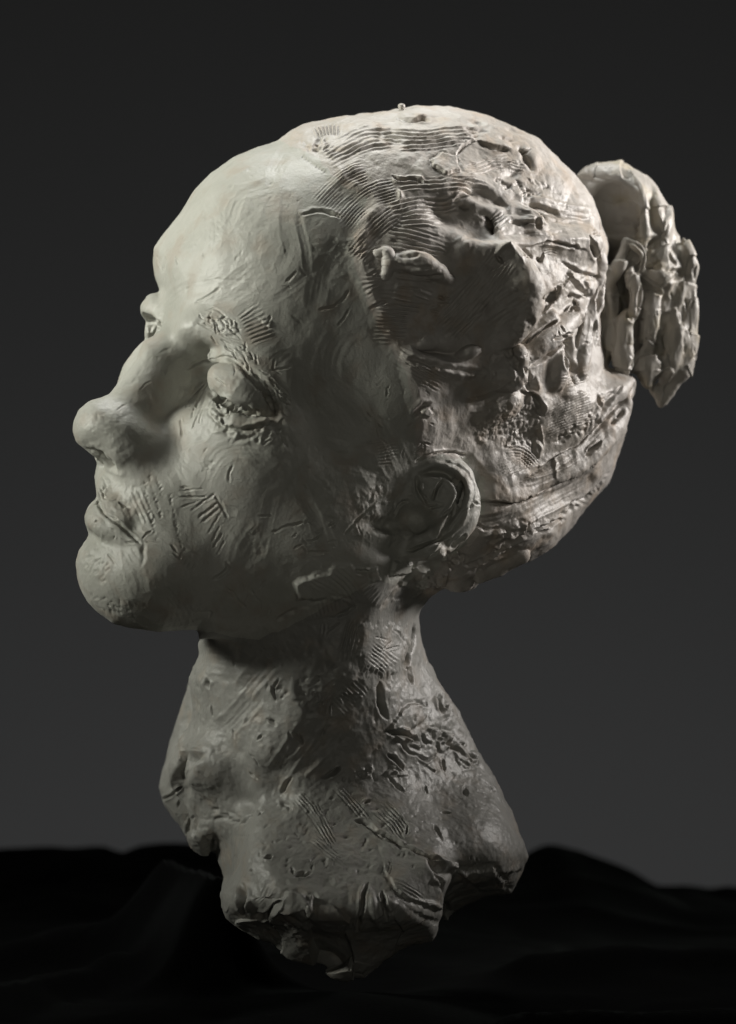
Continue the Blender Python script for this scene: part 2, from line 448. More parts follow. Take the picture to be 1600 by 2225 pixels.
b.ell((1362, 448, -215), (98, 98, 110), 10)
b.chain([(1372, 372, -160), (1396, 410, -122), (1402, 450, -108), (1398, 490, -108), (1408, 528, -120)], [16, 20, 22, 20, 14], 22)
b.ell((1438, 470, -200), (36, 92, 90), 10, R=rot(-14))
b.ell((1326, 458, -84), (60, 74, 84), 14, 'sub', R=rot(-24))
b.chain([(1344, 494, -140), (1380, 490, -120)], [14, 17], 8, 'sub')
b.ell((1422, 528, -104), (14, 18, 26), 6, 'sub', R=rot(35))
b.chain([(1412, 540, -122), (1430, 520, -116)], [6, 5], 3)
b.chain([(1488, 520, -180), (1496, 560, -174), (1506, 590, -176)], [22, 26, 18], 6)
b.ell((1474, 535, -140), (8, 12, 14), 5, 'sub')
# folded ribbon and strips next to the skull
b.chain([(1362, 528, -96), (1350, 566, -80), (1336, 596, -74), (1322, 622, -76)], [9, 13, 12, 8], 12)
b.chain([(1362, 526, -96), (1388, 538, -88), (1402, 556, -92), (1392, 590, -100)], [9, 8, 8, 10], 3)
b.ell((1324, 650, -92), (20, 36, 26), 14)
b.chain([(1374, 600, -84), (1384, 640, -76), (1376, 676, -76), (1356, 700, -76), (1352, 740, -76), (1354, 776, -80), (1338, 808, -90)], [13, 17, 15, 17, 24, 25, 14], 14)
b.ell((1318, 700, -112), (26, 124, 40), 14)
b.ell((1432, 603, -124), (36, 26, 40), 14, R=rot(12))
b.chain([(1406, 636, -118), (1438, 648, -120), (1442, 672, -124)], [7, 9, 6], 12)
b.ell((1414, 696, -126), (26, 66, 40), 14, R=rot(8))
b.ell((1408, 786, -134), (36, 34, 40), 14, R=rot(-30))
b.chain([(1502, 600, -170), (1474, 640, -150), (1462, 672, -150)], [20, 24, 16], 11)
b.ell((1462, 752, -160), (30, 80, 44), 14, R=rot(6))
b.chain([(1497, 590, -186), (1494, 690, -178), (1490, 765, -176), (1468, 828, -178), (1438, 876, -174)], [27, 31, 30, 26, 8], 14)
b.chain([(1390, 690, -76), (1388, 740, -80), (1378, 800, -84)], [7, 8, 10], 4, 'sub')
b.fit_outline(OUTB, 9, 30, 3, 60)
# ------------------------------------------------------------------ working the clay: tool marks, cracks, slabs, fingerprints
V, Q = surface(g)
V = smooth(V, Q, 1, 0.5)
_n = normals(V, Q)
V, Q, PIN = subdivide_front(V, Q, _n[Q][:, :, 2].max(1) > -0.12)
V = smooth(V, Q, 2, 0.5)
V[PIN[:, 0]] = (V[PIN[:, 1]] + V[PIN[:, 2]]) / 2
N0 = normals(V, Q)
order = np.argsort(V[:, 0], kind='stable')
inv = np.empty(len(V), np.int64); inv[order] = np.arange(len(V))
V = V[order]; N0 = N0[order]; Q = inv[Q]; PIN = inv[PIN]
PX = V[:, 0].copy(); PY = V[:, 1].copy()
FACE = np.clip((N0[:, 2] - 0.02) / 0.3, 0, 1)
DSP = np.zeros(len(V))
rng = np.random.default_rng(11)
print('verts', len(V), 'quads', len(Q), time.time() - T0)

def crop(ox, oy, sc):
    return lambda pts: [(ox + x / sc, oy + y / sc) for x, y in pts]
kA, kB, kC, kD = crop(130, 560, 2.6667), crop(130, 960, 2.6667), crop(300, 220, 2.6667), crop(700, 220, 2.6667)
kJ, kK, kL, kM, kN = crop(1040, 480, 5.0), crop(1230, 330, 3.903), crop(960, 740, 3.636), crop(740, 960, 4.706), crop(860, 270, 3.478)
kE, kF, kG, kH, kI = crop(1050, 320, 3.2), crop(750, 700, 2.4615), crop(550, 1150, 2.6667), crop(320, 1350, 2.6667), crop(400, 1700, 2)

def pick(x0, x1, y0, y1):
    a, b_ = np.searchsorted(PX, (x0, x1))
    i = np.arange(a, b_)
    return i[(PY[a:b_] > y0) & (PY[a:b_] < y1) & (FACE[a:b_] > 0.01)]
def along(i, pts):
    """signed distance from the path, length along it, and the path's length"""
    p = np.array(pts, float); x = PX[i]; y = PY[i]
    bd = np.full(len(i), 1e9); sg = np.zeros(len(i)); sl = np.zeros(len(i)); acc = 0.0
    for a, c in zip(p[:-1], p[1:]):
        v = c - a; L = math.hypot(*v) + 1e-9; v = v / L
        t = (x - a[0]) * v[0] + (y - a[1]) * v[1]; tc = np.clip(t, 0, L)
        dx = x - a[0] - tc * v[0]; dy = y - a[1] - tc * v[1]
        d = np.hypot(dx, dy); m = d < bd
        bd[m] = d[m]; sg[m] = np.sign(v[0] * dy - v[1] * dx)[m]; sl[m] = (acc + tc)[m]; acc += L
    return bd * sg, sl, acc
def bounds(pts, m):
    p = np.array(pts); return p[:, 0].min() - m, p[:, 0].max() + m, p[:, 1].min() - m, p[:, 1].max() + m
def P3(i): return V[i]
def curve(pts, n=3):
    """rounds a polyline off"""
    p = np.array(pts, float)
    for _ in range(n if len(p) > 2 else 0):
        q = np.empty((2 * len(p), 2)); q[0] = p[0]; q[-1] = p[-1]
        q[1:-1:2] = p[:-1] * 0.75 + p[1:] * 0.25; q[2:-1:2] = p[:-1] * 0.25 + p[1:] * 0.75
        p = q
        if len(p) > 14: break
    return p
def groove(pts, w=3.0, depth=4.0, lip=0.3, rough=0.5, wob=0.5):
    pts = curve(pts, 1); lip = lip * 0.7
    if depth > 0: w, depth = w * 0.82, depth * 1.3
    i = pick(*bounds(pts, 5 * w + 4))
    if not len(i): return
    s, t, L = along(i, pts)
    n1 = noise(P3(i), 4 * w + 4, 3); n2 = noise(P3(i), 2.2 * w + 3, 5)
    tap = np.clip(np.minimum(t, L - t) / (3.0 * w) + 0.25, 0, 1)
    ww = w * (0.55 + 0.45 * tap) * (1 + 0.45 * rough * n1)
    s = s + wob * w * n2
    amp = depth * tap * (1 + rough * n1)
    DSP[i] += FACE[i] * (-amp * np.exp(-(s / ww) ** 2) + lip * amp * np.exp(-((np.abs(s) - 2.0 * ww) / ww) ** 2))
def ledge(pts, h=7.0, fall=26.0, w=3.0, depth=6.0, jag=2.0, side=1):
    """broken edge of an overlapping slab: high on the right of the path (side=1), a dark crack at its foot"""
    pts = curve(pts, 1)
    i = pick(*bounds(pts, fall * 2.5))
    if not len(i): return
    s, t, L = along(i, pts)
    s = side * s + jag * (noise(P3(i), 14, 12) + 0.5 * noise(P3(i), 6, 13))
    tap = np.clip(np.minimum(t, L - t) / (0.2 * L + 4), 0, 1)
    # stay inside the span of the path
    e = np.clip((np.minimum(t, L - t) + 1.5) / 6, 0, 1)
    up = np.where(s > 0, np.exp(-s / fall), 0) * np.clip(s / 2.5 + 0.5, 0, 1)
    DSP[i] += FACE[i] * e * tap * (h * up - depth * np.exp(-((s + w * 0.8) / w) ** 2) * np.clip(0.8 + 0.7 * noise(P3(i), 18, 14), 0.2, 1.4))
def ridge(pts, w, h, rough=0.3): groove(pts, w, -h, 0.12, rough, 0.3)
def lines(k, lst, w=3, depth=3.5, **kw):
    for p in lst: groove(k(p), w * rng.uniform(0.6, 1.05), depth * rng.uniform(0.5, 1.1), **kw)
def window(s, t, L, W, end=14):
    a = np.clip((W / 2 - np.abs(s)) / (0.22 * W) , 0, 1); e = np.clip(np.minimum(t, L - t) / end, 0, 1)
    return a * a * (3 - 2 * a) * e
def comb(pts, W, lam, amp, irr=0.6, across=False, sharp=0.7, end=14):
    """parallel ridges along (or across) a path, like a finger or a serrated tool leaves"""
    pts = curve(pts)
    i = pick(*bounds(pts, W / 2 + 4))
    if not len(i): return
    s, t, L = along(i, pts)
    w = window(s, t, L, W, end)
    u = t if across else s
    n = noise(P3(i), lam * 5, 8) + 0.5 * noise(P3(i), lam * 2.2, 9)
    c = np.cos(2 * math.pi * (u / lam + irr * 0.45 * n))
    c = np.sign(c) * np.abs(c) ** sharp
    v = np.clip(0.75 + 0.8 * noise(P3(i), lam * 4, 21), 0.1, 1.3)
    DSP[i] += FACE[i] * w * amp * c * v
def hatch(pts, W, lam, amp, **kw): comb(pts, W, lam, amp, across=True, **kw)
def drag(pts, W, depth, lam=5, amp=0.8, rim=0.5):
    """a tool or thumb pulled along the path: a shallow trough, fine scratches, pushed-up rims"""
    pts = curve(pts)
    i = pick(*bounds(pts, W))
    if not len(i): return
    s, t, L = along(i, pts)
    e = np.clip(np.minimum(t, L - t) / (0.5 * W), 0, 1); e = e * e * (3 - 2 * e)
    q = np.stack([s, t * 0.08, np.zeros(len(i))], 1)
    st = noise(q, lam, 4) + 0.6 * noise(q, lam * 0.5, 6)
    r = np.abs(s) / (W / 2)
    a = np.clip(1 - r * r, 0, 1)
    DSP[i] += FACE[i] * e * (-depth * a + amp * st * np.sqrt(a) + rim * depth * np.exp(-((r - 1.12) / 0.16) ** 2))
def inside(i, poly):
    p = np.array(poly, float); x = PX[i]; y = PY[i]
    c = np.zeros(len(i), bool); d = np.full(len(i), 1e9)
    for a, b_ in zip(p, np.roll(p, -1, 0)):
        cond = (a[1] > y) != (b_[1] > y)
        with np.errstate(divide='ignore', invalid='ignore'):
            xx = (b_[0] - a[0]) * (y - a[1]) / (b_[1] - a[1] + 1e-12) + a[0]
        c ^= cond & (x < xx)
        v = b_ - a; tt = np.clip(((x - a[0]) * v[0] + (y - a[1]) * v[1]) / (v @ v + 1e-9), 0, 1)
        d = np.minimum(d, np.hypot(x - a[0] - tt * v[0], y - a[1] - tt * v[1]))
    return np.where(c, d, -d)
def slab(poly, h, soft=5.0, ramp=None, jag=3.0, crease=0.35, base=0.0):
    """a pressed-on slab of clay: plateau with a broken edge; ramp=(dx,dy) makes it rise that way only"""
    i = pick(*bounds(poly, soft * 3 + jag * 2))
    if not len(i): return
    ds = inside(i, poly) + jag * (noise(P3(i), 16, 12) + 0.6 * noise(P3(i), 6, 13))
    a = np.clip(ds / soft + 0.5, 0, 1); a = a * a * (3 - 2 * a)
    f = 1.0
    if ramp is not None:
        p = np.array(poly, float); r = np.array(ramp, float); r /= np.hypot(*r)
        q = p @ r; u = PX[i] * r[0] + PY[i] * r[1]
        f = np.clip((u - q.min()) / (q.max() - q.min()), 0, 1) * (1 - base) + base
    DSP[i] += FACE[i] * f * (h * a - crease * h * np.exp(-((ds + soft) / (soft * 0.9)) ** 2))
def dent(x, y, r, depth, sx=1.0, ang=0.0, p=2.0):
    m = r * max(1, sx) * 2.4
    i = pick(x - m, x + m, y - m, y + m)
    c, n = math.cos(math.radians(ang)), math.sin(math.radians(ang))
    u = ((PX[i] - x) * c + (PY[i] - y) * n) / sx; v = -(PX[i] - x) * n + (PY[i] - y) * c
    DSP[i] -= FACE[i] * depth * np.exp(-((u * u + v * v) / (r * r)) ** (p / 2))
def scatter(poly, n):
    p = np.array(poly, float); out = []
    lo, hi = p.min(0), p.max(0)
    while len(out) < n:
        q = rng.uniform(lo, hi)
        c = False
        for a, b_ in zip(p, np.roll(p, -1, 0)):
            if (a[1] > q[1]) != (b_[1] > q[1]) and q[0] < (b_[0] - a[0]) * (q[1] - a[1]) / (b_[1] - a[1]) + a[0]: c = not c
        if c: out.append(q)
    return out
def pits(poly, n, r=(1.6, 3.5), depth=4.0, ang=-45, stretch=(1, 3.0), up=0.0):
    for q in scatter(poly, n):
        rr = rng.uniform(*r)
        sgn = -1 if rng.random() < up else 1
        dent(q[0], q[1], rr, sgn * depth * rr / r[1] * rng.uniform(0.6, 1.2), rng.uniform(*stretch), ang + rng.normal(0, 25))
def cracks(poly, n, length=(10, 30), w=(1.8, 3), depth=(3, 6), ang=40, spread=30):
    for q in scatter(poly, n):
        a = math.radians(ang + rng.normal(0, spread)); L = rng.uniform(*length) / 2; bnd = rng.normal(0, 0.2) * L
        groove([(q[0] - L * math.cos(a), q[1] - L * math.sin(a)), (q[0] + bnd * math.sin(a), q[1] - bnd * math.cos(a)), (q[0] + L * math.cos(a), q[1] + L * math.sin(a))],
               rng.uniform(*w), rng.uniform(*depth))
def chunks(poly, n, size=(14, 34), h=(4, 10), ang=-30):
    for q in scatter(poly, n):
        s = rng.uniform(*size); m = rng.integers(4, 7); a0 = rng.uniform(0, 6.28)
        pl = []
        for j in range(m):
            a = a0 + 6.283 * j / m + rng.normal(0, 0.2); r_ = s * rng.uniform(0.6, 1.1)
            u, v = r_ * math.cos(a), 0.6 * r_ * math.sin(a); c, k = math.cos(math.radians(ang)), math.sin(math.radians(ang))
            pl.append((q[0] + u * c - v * k, q[1] + u * k + v * c))
        slab(pl, rng.uniform(*h), 4, (rng.normal(), rng.normal()), 3)
def rough(poly, amp, scale, edge=14, octv=3, seed=2, sink=0.0, ridged=False):
    i = pick(*bounds(poly, edge))
    a = np.clip((inside(i, poly) + 6 * noise(P3(i), 20, 31)) / edge, 0, 1)
    n = fbm(P3(i), scale, octv, seed)
    if ridged: n = 0.75 * (0.3 - np.abs(n)) + 0.3 * n
    DSP[i] += FACE[i] * a * (amp * n - sink)

def cells(x, y, z, step, grad, seed, jit=0.5):
    """faces pressed flat by the thumb: a tilted plane around each of many scattered points"""
    r = np.random.default_rng(seed)
    gx, gy = np.meshgrid(np.arange(x.min() - step, x.max() + 2 * step, step), np.arange(y.min() - step, y.max() + 2 * step, step))
    sx = (gx + r.uniform(-jit, jit, gx.shape) * step).ravel(); sy = (gy + r.uniform(-jit, jit, gx.shape) * step).ravel()
    ga = r.normal(0, grad, len(sx)); gb = r.normal(0, grad, len(sx)); of = r.normal(0, grad * step * 0.18, len(sx))
    p = np.stack([x, y, z], 1)
    x = x + 0.22 * step * noise(p, step * 0.8, 33); y = y + 0.22 * step * noise(p, step * 0.8, 34)
    out = np.zeros(len(x))
    for a in range(0, len(x), 60000):
        s = slice(a, a + 60000)
        d = (x[s, None] - sx) ** 2 + (y[s, None] - sy) ** 2
        k = d.argmin(1); out[s] = (x[s] - sx[k]) * ga[k] + (y[s] - sy[k]) * gb[k] + of[k]
    return out
HAIR = [(600,300),(690,345),(740,400),(800,430),(768,520),(772,580),(800,660),(838,745),(880,800),(900,900),(905,985),(945,1000),(1010,995),(1052,1040),(1050,1110),(1010,1180),(960,1215),(925,1270),(930,1310),
        (1300,1310),(1420,900),(1420,300),(1000,150),(600,240)]
sdh = np.full(len(V), -99.0)
_i = pick(560, 1430, 160, 1320); sdh[_i] = inside(_i, HAIR) + 5 * noise(V[_i], 26, 40)
hw = np.clip(sdh / 30 + 0.5, 0, 1)
NECK = np.clip((PY - 1330 - 0.0 * PX) / 60, 0, 1)
# all-over unevenness of hand-worked clay
n_a = fbm(V, 90, 3, 1); n_b = fbm(V, 26, 3, 5); n_c = fbm(V, 9, 2, 9)
mask = np.clip(0.5 + 1.2 * noise(V, 120, 15), 0, 1)
DSP += (1 - hw) * (3.0 * n_a + (0.9 + 0.9 * mask + 0.4 * NECK) * n_b + (0.22 + 0.4 * mask + 0.1 * NECK) * n_c)
DSP += hw * (5.0 * n_a + 1.8 * n_b + 0.35 * n_c + 6.0)

for q in scatter([(360,560),(600,330),(800,520),(880,900),(820,1150),(620,1330),(300,1330),(200,1230),(330,1100),(400,900)], 70):
    a_ = math.radians(rng.normal(-45 if q[1] < 700 else 60, 35)); L_ = rng.uniform(30, 90); b_ = rng.normal(0, 0.25) * L_
    drag([(q[0] - L_ * math.cos(a_), q[1] - L_ * math.sin(a_)), (q[0] + b_ * math.sin(a_), q[1] - b_ * math.cos(a_)), (q[0] + L_ * math.cos(a_), q[1] + L_ * math.sin(a_))],
         rng.uniform(20, 54), rng.uniform(0.8, 2.6), rng.uniform(5, 10), rng.uniform(0.3, 1.1), 0.3)
# --- forehead and temple
for x, y in ((645,395),(540,495),(770,475),(570,905),(440,700),(380,895),(285,1085)): dent(*kC([(x, y)])[0], 3, 3.5, 1.6, -40)
lines(kC, [[(120,930),(140,980),(150,1040)],[(215,900),(225,950)],[(160,900),(150,980)],[(105,890),(130,960)]], 2.6, 4)
lines(kC, [[(440,1030),(650,1040)],[(480,1085),(700,1110)],[(640,740),(760,720)]], 5, 1.2, rough=0.2)
groove(kC([(330,1165),(390,1140),(470,1085)]), 3, 3.5)
lines(kC, [[(860,1045),(920,985)],[(835,1072),(890,1082)],[(890,1240),(950,1290)],[(1160,1295),(1200,1250),(1222,1205)],[(940,960),(970,1010)],[(770,1240),(740,1320)]], 3, 3.5)
groove(kC([(1222,1095),(1190,1150),(1120,1195),(1050,1205)]), 3, 4, lip=0.2)
dent(708, 610, 46, 7, 1.0, 0, 2); dent(690, 500, 70, 4)
groove(kC([(950,655),(1060,632),(1110,645),(1175,672)]), 4, 6, lip=0.5)
slab(kC([(940,640),(1060,640),(1180,690),(1200,780),(1100,760),(960,700)]), 4, 14, (0.3, -1), crease=0)
pits(kC([(930,240),(1100,220),(1120,330),(1000,300)]), 26, (1.8, 3.4), 4.5, -30)
for j in range(9): dent(*kC([(955 + 16 * j, 325 + 11 * j)])[0], 2.4, 4, 1.5, -60)
hatch(kC([(1010,200),(1100,170),(1190,180)]), 26, 8, 2.6)
comb(kC([(1090,345),(1200,272),(1350,225),(1480,205)]), 66, 8.4, 3.0)
comb(kD([(300,200),(440,215),(620,215),(800,205),(900,210)]), 46, 8.8, 2.6)
comb(kD([(440,275),(600,268),(760,255),(860,240)]), 26, 8, 2.4)
comb(kC([(1060,610),(1130,530),(1240,455),(1330,425)]), 70, 6.2, 1.5, irr=0.35)
comb(kC([(1180,720),(1260,620),(1380,540),(1500,515)]), 66, 6.6, 1.6, irr=0.35)
drag(kC([(1130,680),(1230,560),(1400,470)]), 90, 5, 6, 1.0)
comb(kC([(1240,900),(1330,800),(1420,710),(1500,660)]), 60, 7.5, 1.7)
ridge(kC([(1500,505),(1520,545),(1515,600),(1530,640)]), 4, 4, 1.0)
for q in ([(1445,1080),(1440,1180),(1425,1290),(1415,1420)],[(1350,980),(1340,1060),(1380,1120)],[(1500,1180),(1490,1300)]): hatch(kC(q), 44, 8.6, 2.8)
rough(kC([(1100,740),(1250,820),(1280,900),(1180,900)]), 2.5, 10)
lines(kC, [[(1310,950),(1390,890)],[(1330,1010),(1440,960)],[(1350,870),(1440,850)],[(1330,1100),(1430,1080)],[(1340,1200),(1430,1160)],[(1250,890),(1330,860)]], 3, 3.5)

# --- brow and eye
comb(kA([(1085,285),(1120,340),(1150,410),(1185,490)]), 62, 9.4, 3.6, across=True, sharp=0.55, end=8)
cracks(kA([(800,330),(960,320),(1050,400),(1060,470),(900,430),(800,400)]), 26, (8, 26), (1.5, 2.6), (3, 6), 35, 50)
lines(kA, [[(800,375),(880,420),(980,465),(1055,495)],[(850,345),(930,355),(985,400)],[(840,300),(900,290),(960,340)],[(985,410),(1050,470)]], 2.6, 6)
ridge(kA([(765,400),(780,355),(820,328)]), 6, 5)
slab(kA([(930,380),(1010,370),(1040,430),(960,450)]), 4, 3); slab(kA([(1130,330),(1220,370),(1215,400)]), 4, 3)
cracks(kA([(880,470),(1060,480),(1300,800),(1250,870),(1100,650),(950,540)]), 34, (10, 30), (1.6, 3), (2, 5), 52, 22)
lines(kA, [[(1040,540),(1080,590)],[(1130,560),(1150,620)],[(1230,650),(1300,640),(1340,630)],[(1215,690),(1250,730)],[(1250,580),(1230,640),(1280,670)]], 2.6, 4.5)
groove(kA([(905,585),(960,572),(1020,595),(1065,650),(1105,705),(1170,762),(1222,832),(1243,905)]), 5, 10, rough=0.9)
groove(kA([(745,645),(800,602),(895,598)]), 4, 6)
dent(*kA([(870,570)])[0], 26, 12, 1.8, 20)
lines(kA, [[(898,690),(925,712),(962,742)],[(1000,600),(1020,650),(1010,690)]], 2.2, 3)
groove(kA([(880,785),(940,832),(1020,882),(1110,905),(1165,890)]), 7, 12, rough=1.0, wob=0.9)
cracks(kA([(880,790),(960,820),(1120,880),(1100,910),(960,890),(890,850)]), 22, (8, 18), (2, 3), (5, 9), 50, 35)
slab(kA([(930,925),(1000,915),(1090,938),(1200,928),(1245,945),(1180,972),(1080,988),(990,985),(940,962)]), 8, 4)
groove(kA([(1060,990),(1150,980),(1200,960),(1245,930)]), 3, 7)
slab(kA([(880,870),(930,900),(945,960),(920,950),(870,900)]), 5, 4)
lines(kA, [[(860,720),(800,830),(790,870)],[(850,790),(815,870),(795,950)],[(800,905),(765,990)],[(830,870),(805,960)],[(745,830),(730,870)],[(780,860),(760,930)],[(880,820),(850,880)],[(700,930),(705,1040)],[(840,730),(770,800)]], 2.8, 3.6)
pits(kA([(880,960),(1050,1000),(1300,960),(1320,1060),(1170,1100),(1000,1070)]), 50, (2, 4.5), 4, -50, (1, 2.4), 0.5)
lines(kA, [[(1250,1000),(1290,1040),(1320,1100)],[(1180,1080),(1230,1050)],[(1270,960),(1300,930)]], 3, 4)
ridge(kA([(890,1010),(990,1000),(1060,1030),(1150,1010)]), 4, 3, 0.9)
cracks(kA([(1220,700),(1330,780),(1330,900),(1260,880)]), 16, (10, 28), (1.8, 3), (2, 5), 50, 20)
# far brow and far socket
pits(kA([(480,360),(600,370),(590,440),(500,440)]), 16, (2.5, 5), 6, -30)
lines(kA, [[(470,320),(520,345),(580,380)],[(500,380),(560,370),(600,395)]], 4, 6)
# --- nose
lines(kA, [[(465,765),(500,725),(535,715)],[(700,650),(660,640)],[(590,640),(610,680)],[(380,850),(330,880)]], 2.2, 2.4)
ridge(kA([(520,700),(545,740),(530,790),(545,850),(530,870)]), 2.0, 1.8, 1.0)
dent(*kA([(300,850)])[0], 22, 6, 1.6, -40)
pits(kA([(330,720),(560,540),(640,520),(600,620),(400,740)]), 22, (1.6, 2.8), 2.4, -35)
pits(kA([(120,850),(260,870),(280,1000),(140,1000)]), 10, (1.6, 3), 2.2, -45)
groove(kA([(145,1105),(210,1130),(270,1178),(325,1235)]), 7, 10, rough=0.6)
rough(kA([(180,830),(420,800),(400,960),(250,1000)]), 1.2, 16)
# --- cheek
groove(kA([(1000,1205),(980,1250),(978,1300)]), 3, 3.4); groove(kA([(832,1128),(855,1102)]), 2.6, 3.4)
groove(kA([(715,1110),(760,1070),(850,1045)]), 5, 1.6, rough=0.2); pits(kA([(810,1180),(890,1180),(890,1240),(820,1240)]), 26, (1.4, 2.6), 2, 0, (1, 1.5), 0.5)
for p in ([(520,200),(555,330),(590,445)],[(560,215),(600,320)],[(640,315),(665,430),(690,560),(720,640)],[(500,240),(520,400),(560,560)]):
    q = resample(kB(p), 8, False)
    for (x, y) in q: dent(x + rng.normal(0, 1.2), y + rng.normal(0, 1.5), 2.3, 4.5 * rng.uniform(0.2, 1.2), 1.6, -55 + rng.normal(0, 15))
lines(kB, [[(690,285),(830,272)],[(690,322),(850,318)],[(700,380),(790,350)],[(760,402),(850,330)],[(800,440),(920,350)],[(820,470),(930,380)],[(860,530),(940,400)],[(880,580),(925,490)],
           [(890,612),(940,530)],[(910,655),(955,570)],[(900,310),(935,370),(975,440)],[(935,340),(960,400)],[(840,420),(890,370)],[(700,265),(760,262)],[(850,340),(900,300)]], 3, 4)
lines(kB, [[(645,595),(680,640)],[(690,685),(712,640)],[(718,715),(742,678)],[(740,735),(760,698)],[(770,742),(792,703)],[(655,640),(690,672)]], 2.8, 4.5)
groove(kB([(965,695),(978,735),(940,770),(895,795)]), 4, 4.5, lip=0.6)
lines(kB, [[(1245,525),(1300,490),(1410,468)],[(1230,525),(1255,515)],[(1150,430),(1225,428)],[(1560,490),(1600,455)],[(1440,640),(1560,640)],[(1410,560),(1430,600)]], 3, 4)
rough(kB([(1090,480),(1160,500),(1150,720),(1180,830),(1100,800),(1080,600)]), 3, 12)
cracks(kB([(1300,470),(1600,440),(1600,620),(1400,640)]), 22, (8, 26), (1.6, 2.6), (1.5, 4), -10, 35)
lines(kB, [[(800,992),(880,980),(868,1022)],[(1210,1000),(1225,970)],[(1010,900),(1080,960)],[(1090,880),(1060,940)],[(540,900),(520,950)],[(1160,850),(1195,800)]], 3, 4)
cracks(kB([(960,840),(1180,800),(1200,960),(1000,960)]), 12, (8, 26), (1.6, 2.6), (1.5, 3), 50, 40)
pits(kA([(1380,650),(1600,600),(1600,1500),(1400,1300)]), 26, (1.6, 3), 3, 60)
# --- mouth and chin
groove(kB([(215,325),(235,390),(290,440),(350,480),(410,540),(470,592)]), 3.6, 5, rough=0.8)
groove(kB([(482,590),(487,655),(470,715)]), 6, 4); lines(kB, [[(480,560),(505,530),(535,518)],[(500,575),(560,590)]], 3, 4)
lines(kB, [[(250,205),(270,270)],[(225,250),(250,300)],[(240,300),(265,330)],[(340,340),(375,385)],[(290,430),(340,450)],[(215,310),(240,340)],[(350,345),(400,380)],[(260,260),(240,320)]], 3.4, 6)
ridge(kB([(330,180),(360,190),(375,215)]), 7, 6); rough(kB([(260,180),(480,240),(500,460),(300,430),(220,320)]), 3, 18)
comb(kB([(430,270),(470,360),(530,480)]), 40, 11, 1.2)
lines(kB, [[(200,472),(218,450)],[(172,370),(210,335)],[(295,500),(325,520)],[(310,565),(318,545)],[(380,580),(440,590)]], 3, 5)
pits(kB([(115,620),(180,640),(290,730),(250,830),(150,740)]), 34, (1.6, 3.4), 4, -60)
pits(kB([(160,880),(320,890),(520,940),(500,1040),(260,1000)]), 40, (1.6, 3.4), 3.2, 60)
lines(kB, [[(255,720),(250,760)],[(350,770),(370,800)],[(270,640),(320,710)]], 3, 4)
dent(*kB([(330,690)])[0], 30, 5, 1.8, 35)
# --- ear
lines(kF, [[(380,745),(430,712),(550,690),(640,712)],[(385,870),(402,935)],[(465,955),(490,885),(525,840)],[(0,1135),(60,1060),(175,950)],[(70,1090),(90,1140)],[(430,965),(530,970)],[(600,930),(560,1010)],[(450,960),(400,900)]], 3.4, 6)
dent(*kF([(210,1085)])[0], 15, 22, 2.6, 6, 3); dent(*kF([(370,1050)])[0], 26, 28, 1.3, 10, 3); dent(*kM([(450,1100)])[0], 20, 16, 3.0, 8)
groove(kF([(330,1225),(430,1190),(510,1160)]), 4, 8); groove(kF([(510,1165),(580,1100),(650,1000)]), 5, 7)
ridge(kF([(455,1240),(500,1215),(520,1180)]), 6, 6)
rough(kF([(40,1050),(250,900),(420,850),(450,1150),(200,1250),(40,1200)]), 3, 16, ridged=True)
groove(kM([(840,330),(1000,300),(1130,340),(1215,430),(1240,540),(1195,680),(1110,830),(1010,985)]), 9, 13, lip=0.5, rough=0.3, wob=0.2)
groove(kM([(1170,590),(1140,680),(1040,770)]), 3.5, 7); ridge(kM([(1070,780),(1030,880),(960,1000)]), 9, 8, 0.3); ridge(kM([(1000,420),(1120,470),(1110,600),(1060,700)]), 12, 5, 0.3)
groove(kM([(1190,690),(1120,840),(1040,960)]), 3, 7); ledge(kM([(1030,1030),(990,1110),(870,1205)]), 7, 26, 3, 7, 1.5, 1); groove(kM([(700,1125),(850,1065),(985,1015)]), 3.5, 8)
groove(kM([(790,370),(790,500),(850,600),(880,650)]), 5, 8); groove(kM([(940,600),(985,470),(1050,380)]), 3.4, 8); groove(kM([(560,760),(620,620),(700,600)]), 4, 7); groove(kM([(900,680),(1060,650)]), 3, 6)
rough(kM([(80,500),(500,380),(640,700),(560,1000),(120,1000)]), 3, 12)
groove(kF([(545,745),(620,760),(680,820),(700,900),(685,990)]), 3, -3)
groove(kF([(660,1000),(690,960),(715,975)]), 3, 5)
# --- hair, upper
lines(kD, [[(410,440),(450,462),(520,452),(580,472)],[(440,110),(520,122),(615,116)]], 4.6, 10, lip=0.5, rough=0.8)
slab(kD([(630,352),(690,312),(760,332),(790,412),(700,432),(640,382)]), 6, 4)
lines(kD, [[(850,118),(940,142)],[(970,128),(1030,152)],[(1060,168),(1140,205)],[(880,180),(960,190)],[(1010,220),(1110,240)]], 7, 5)
for q, W, L in (([(395,650),(560,612),(770,592)], 52, 10.5), ([(440,705),(560,690),(700,722)], 34, 10), ([(385,755),(560,790),(730,850)], 44, 9), ([(600,500),(760,490),(900,500)], 40, 9), ([(380,820),(520,850),(680,880)], 40, 8.5)): comb(kD(q), W, L, 3.2, sharp=0.6)
comb(kD([(960,375),(1060,372),(1180,400)]), 26, 6, 1.6); comb(kD([(820,420),(960,380),(1080,350)]), 40, 8, 1.8)
pits(kD([(980,460),(1120,470),(1260,560),(1240,590),(1080,540)]), 44, (1.6, 3.2), 4, 20)
rough(kD([(1100,410),(1260,430),(1320,520),(1200,520)]), 2.5, 12)
rough(kD([(870,640),(960,640),(980,740),(900,740)]), 4, 9)
lines(kD, [[(1090,712),(1250,696)],[(1160,880),(1200,905)],[(1280,880),(1250,930)],[(1380,1080),(1440,1010)],[(1410,1000),(1530,1130)],[(1430,1220),(1460,1180)],[(1340,1380),(1450,1340)]], 3.4, 8)
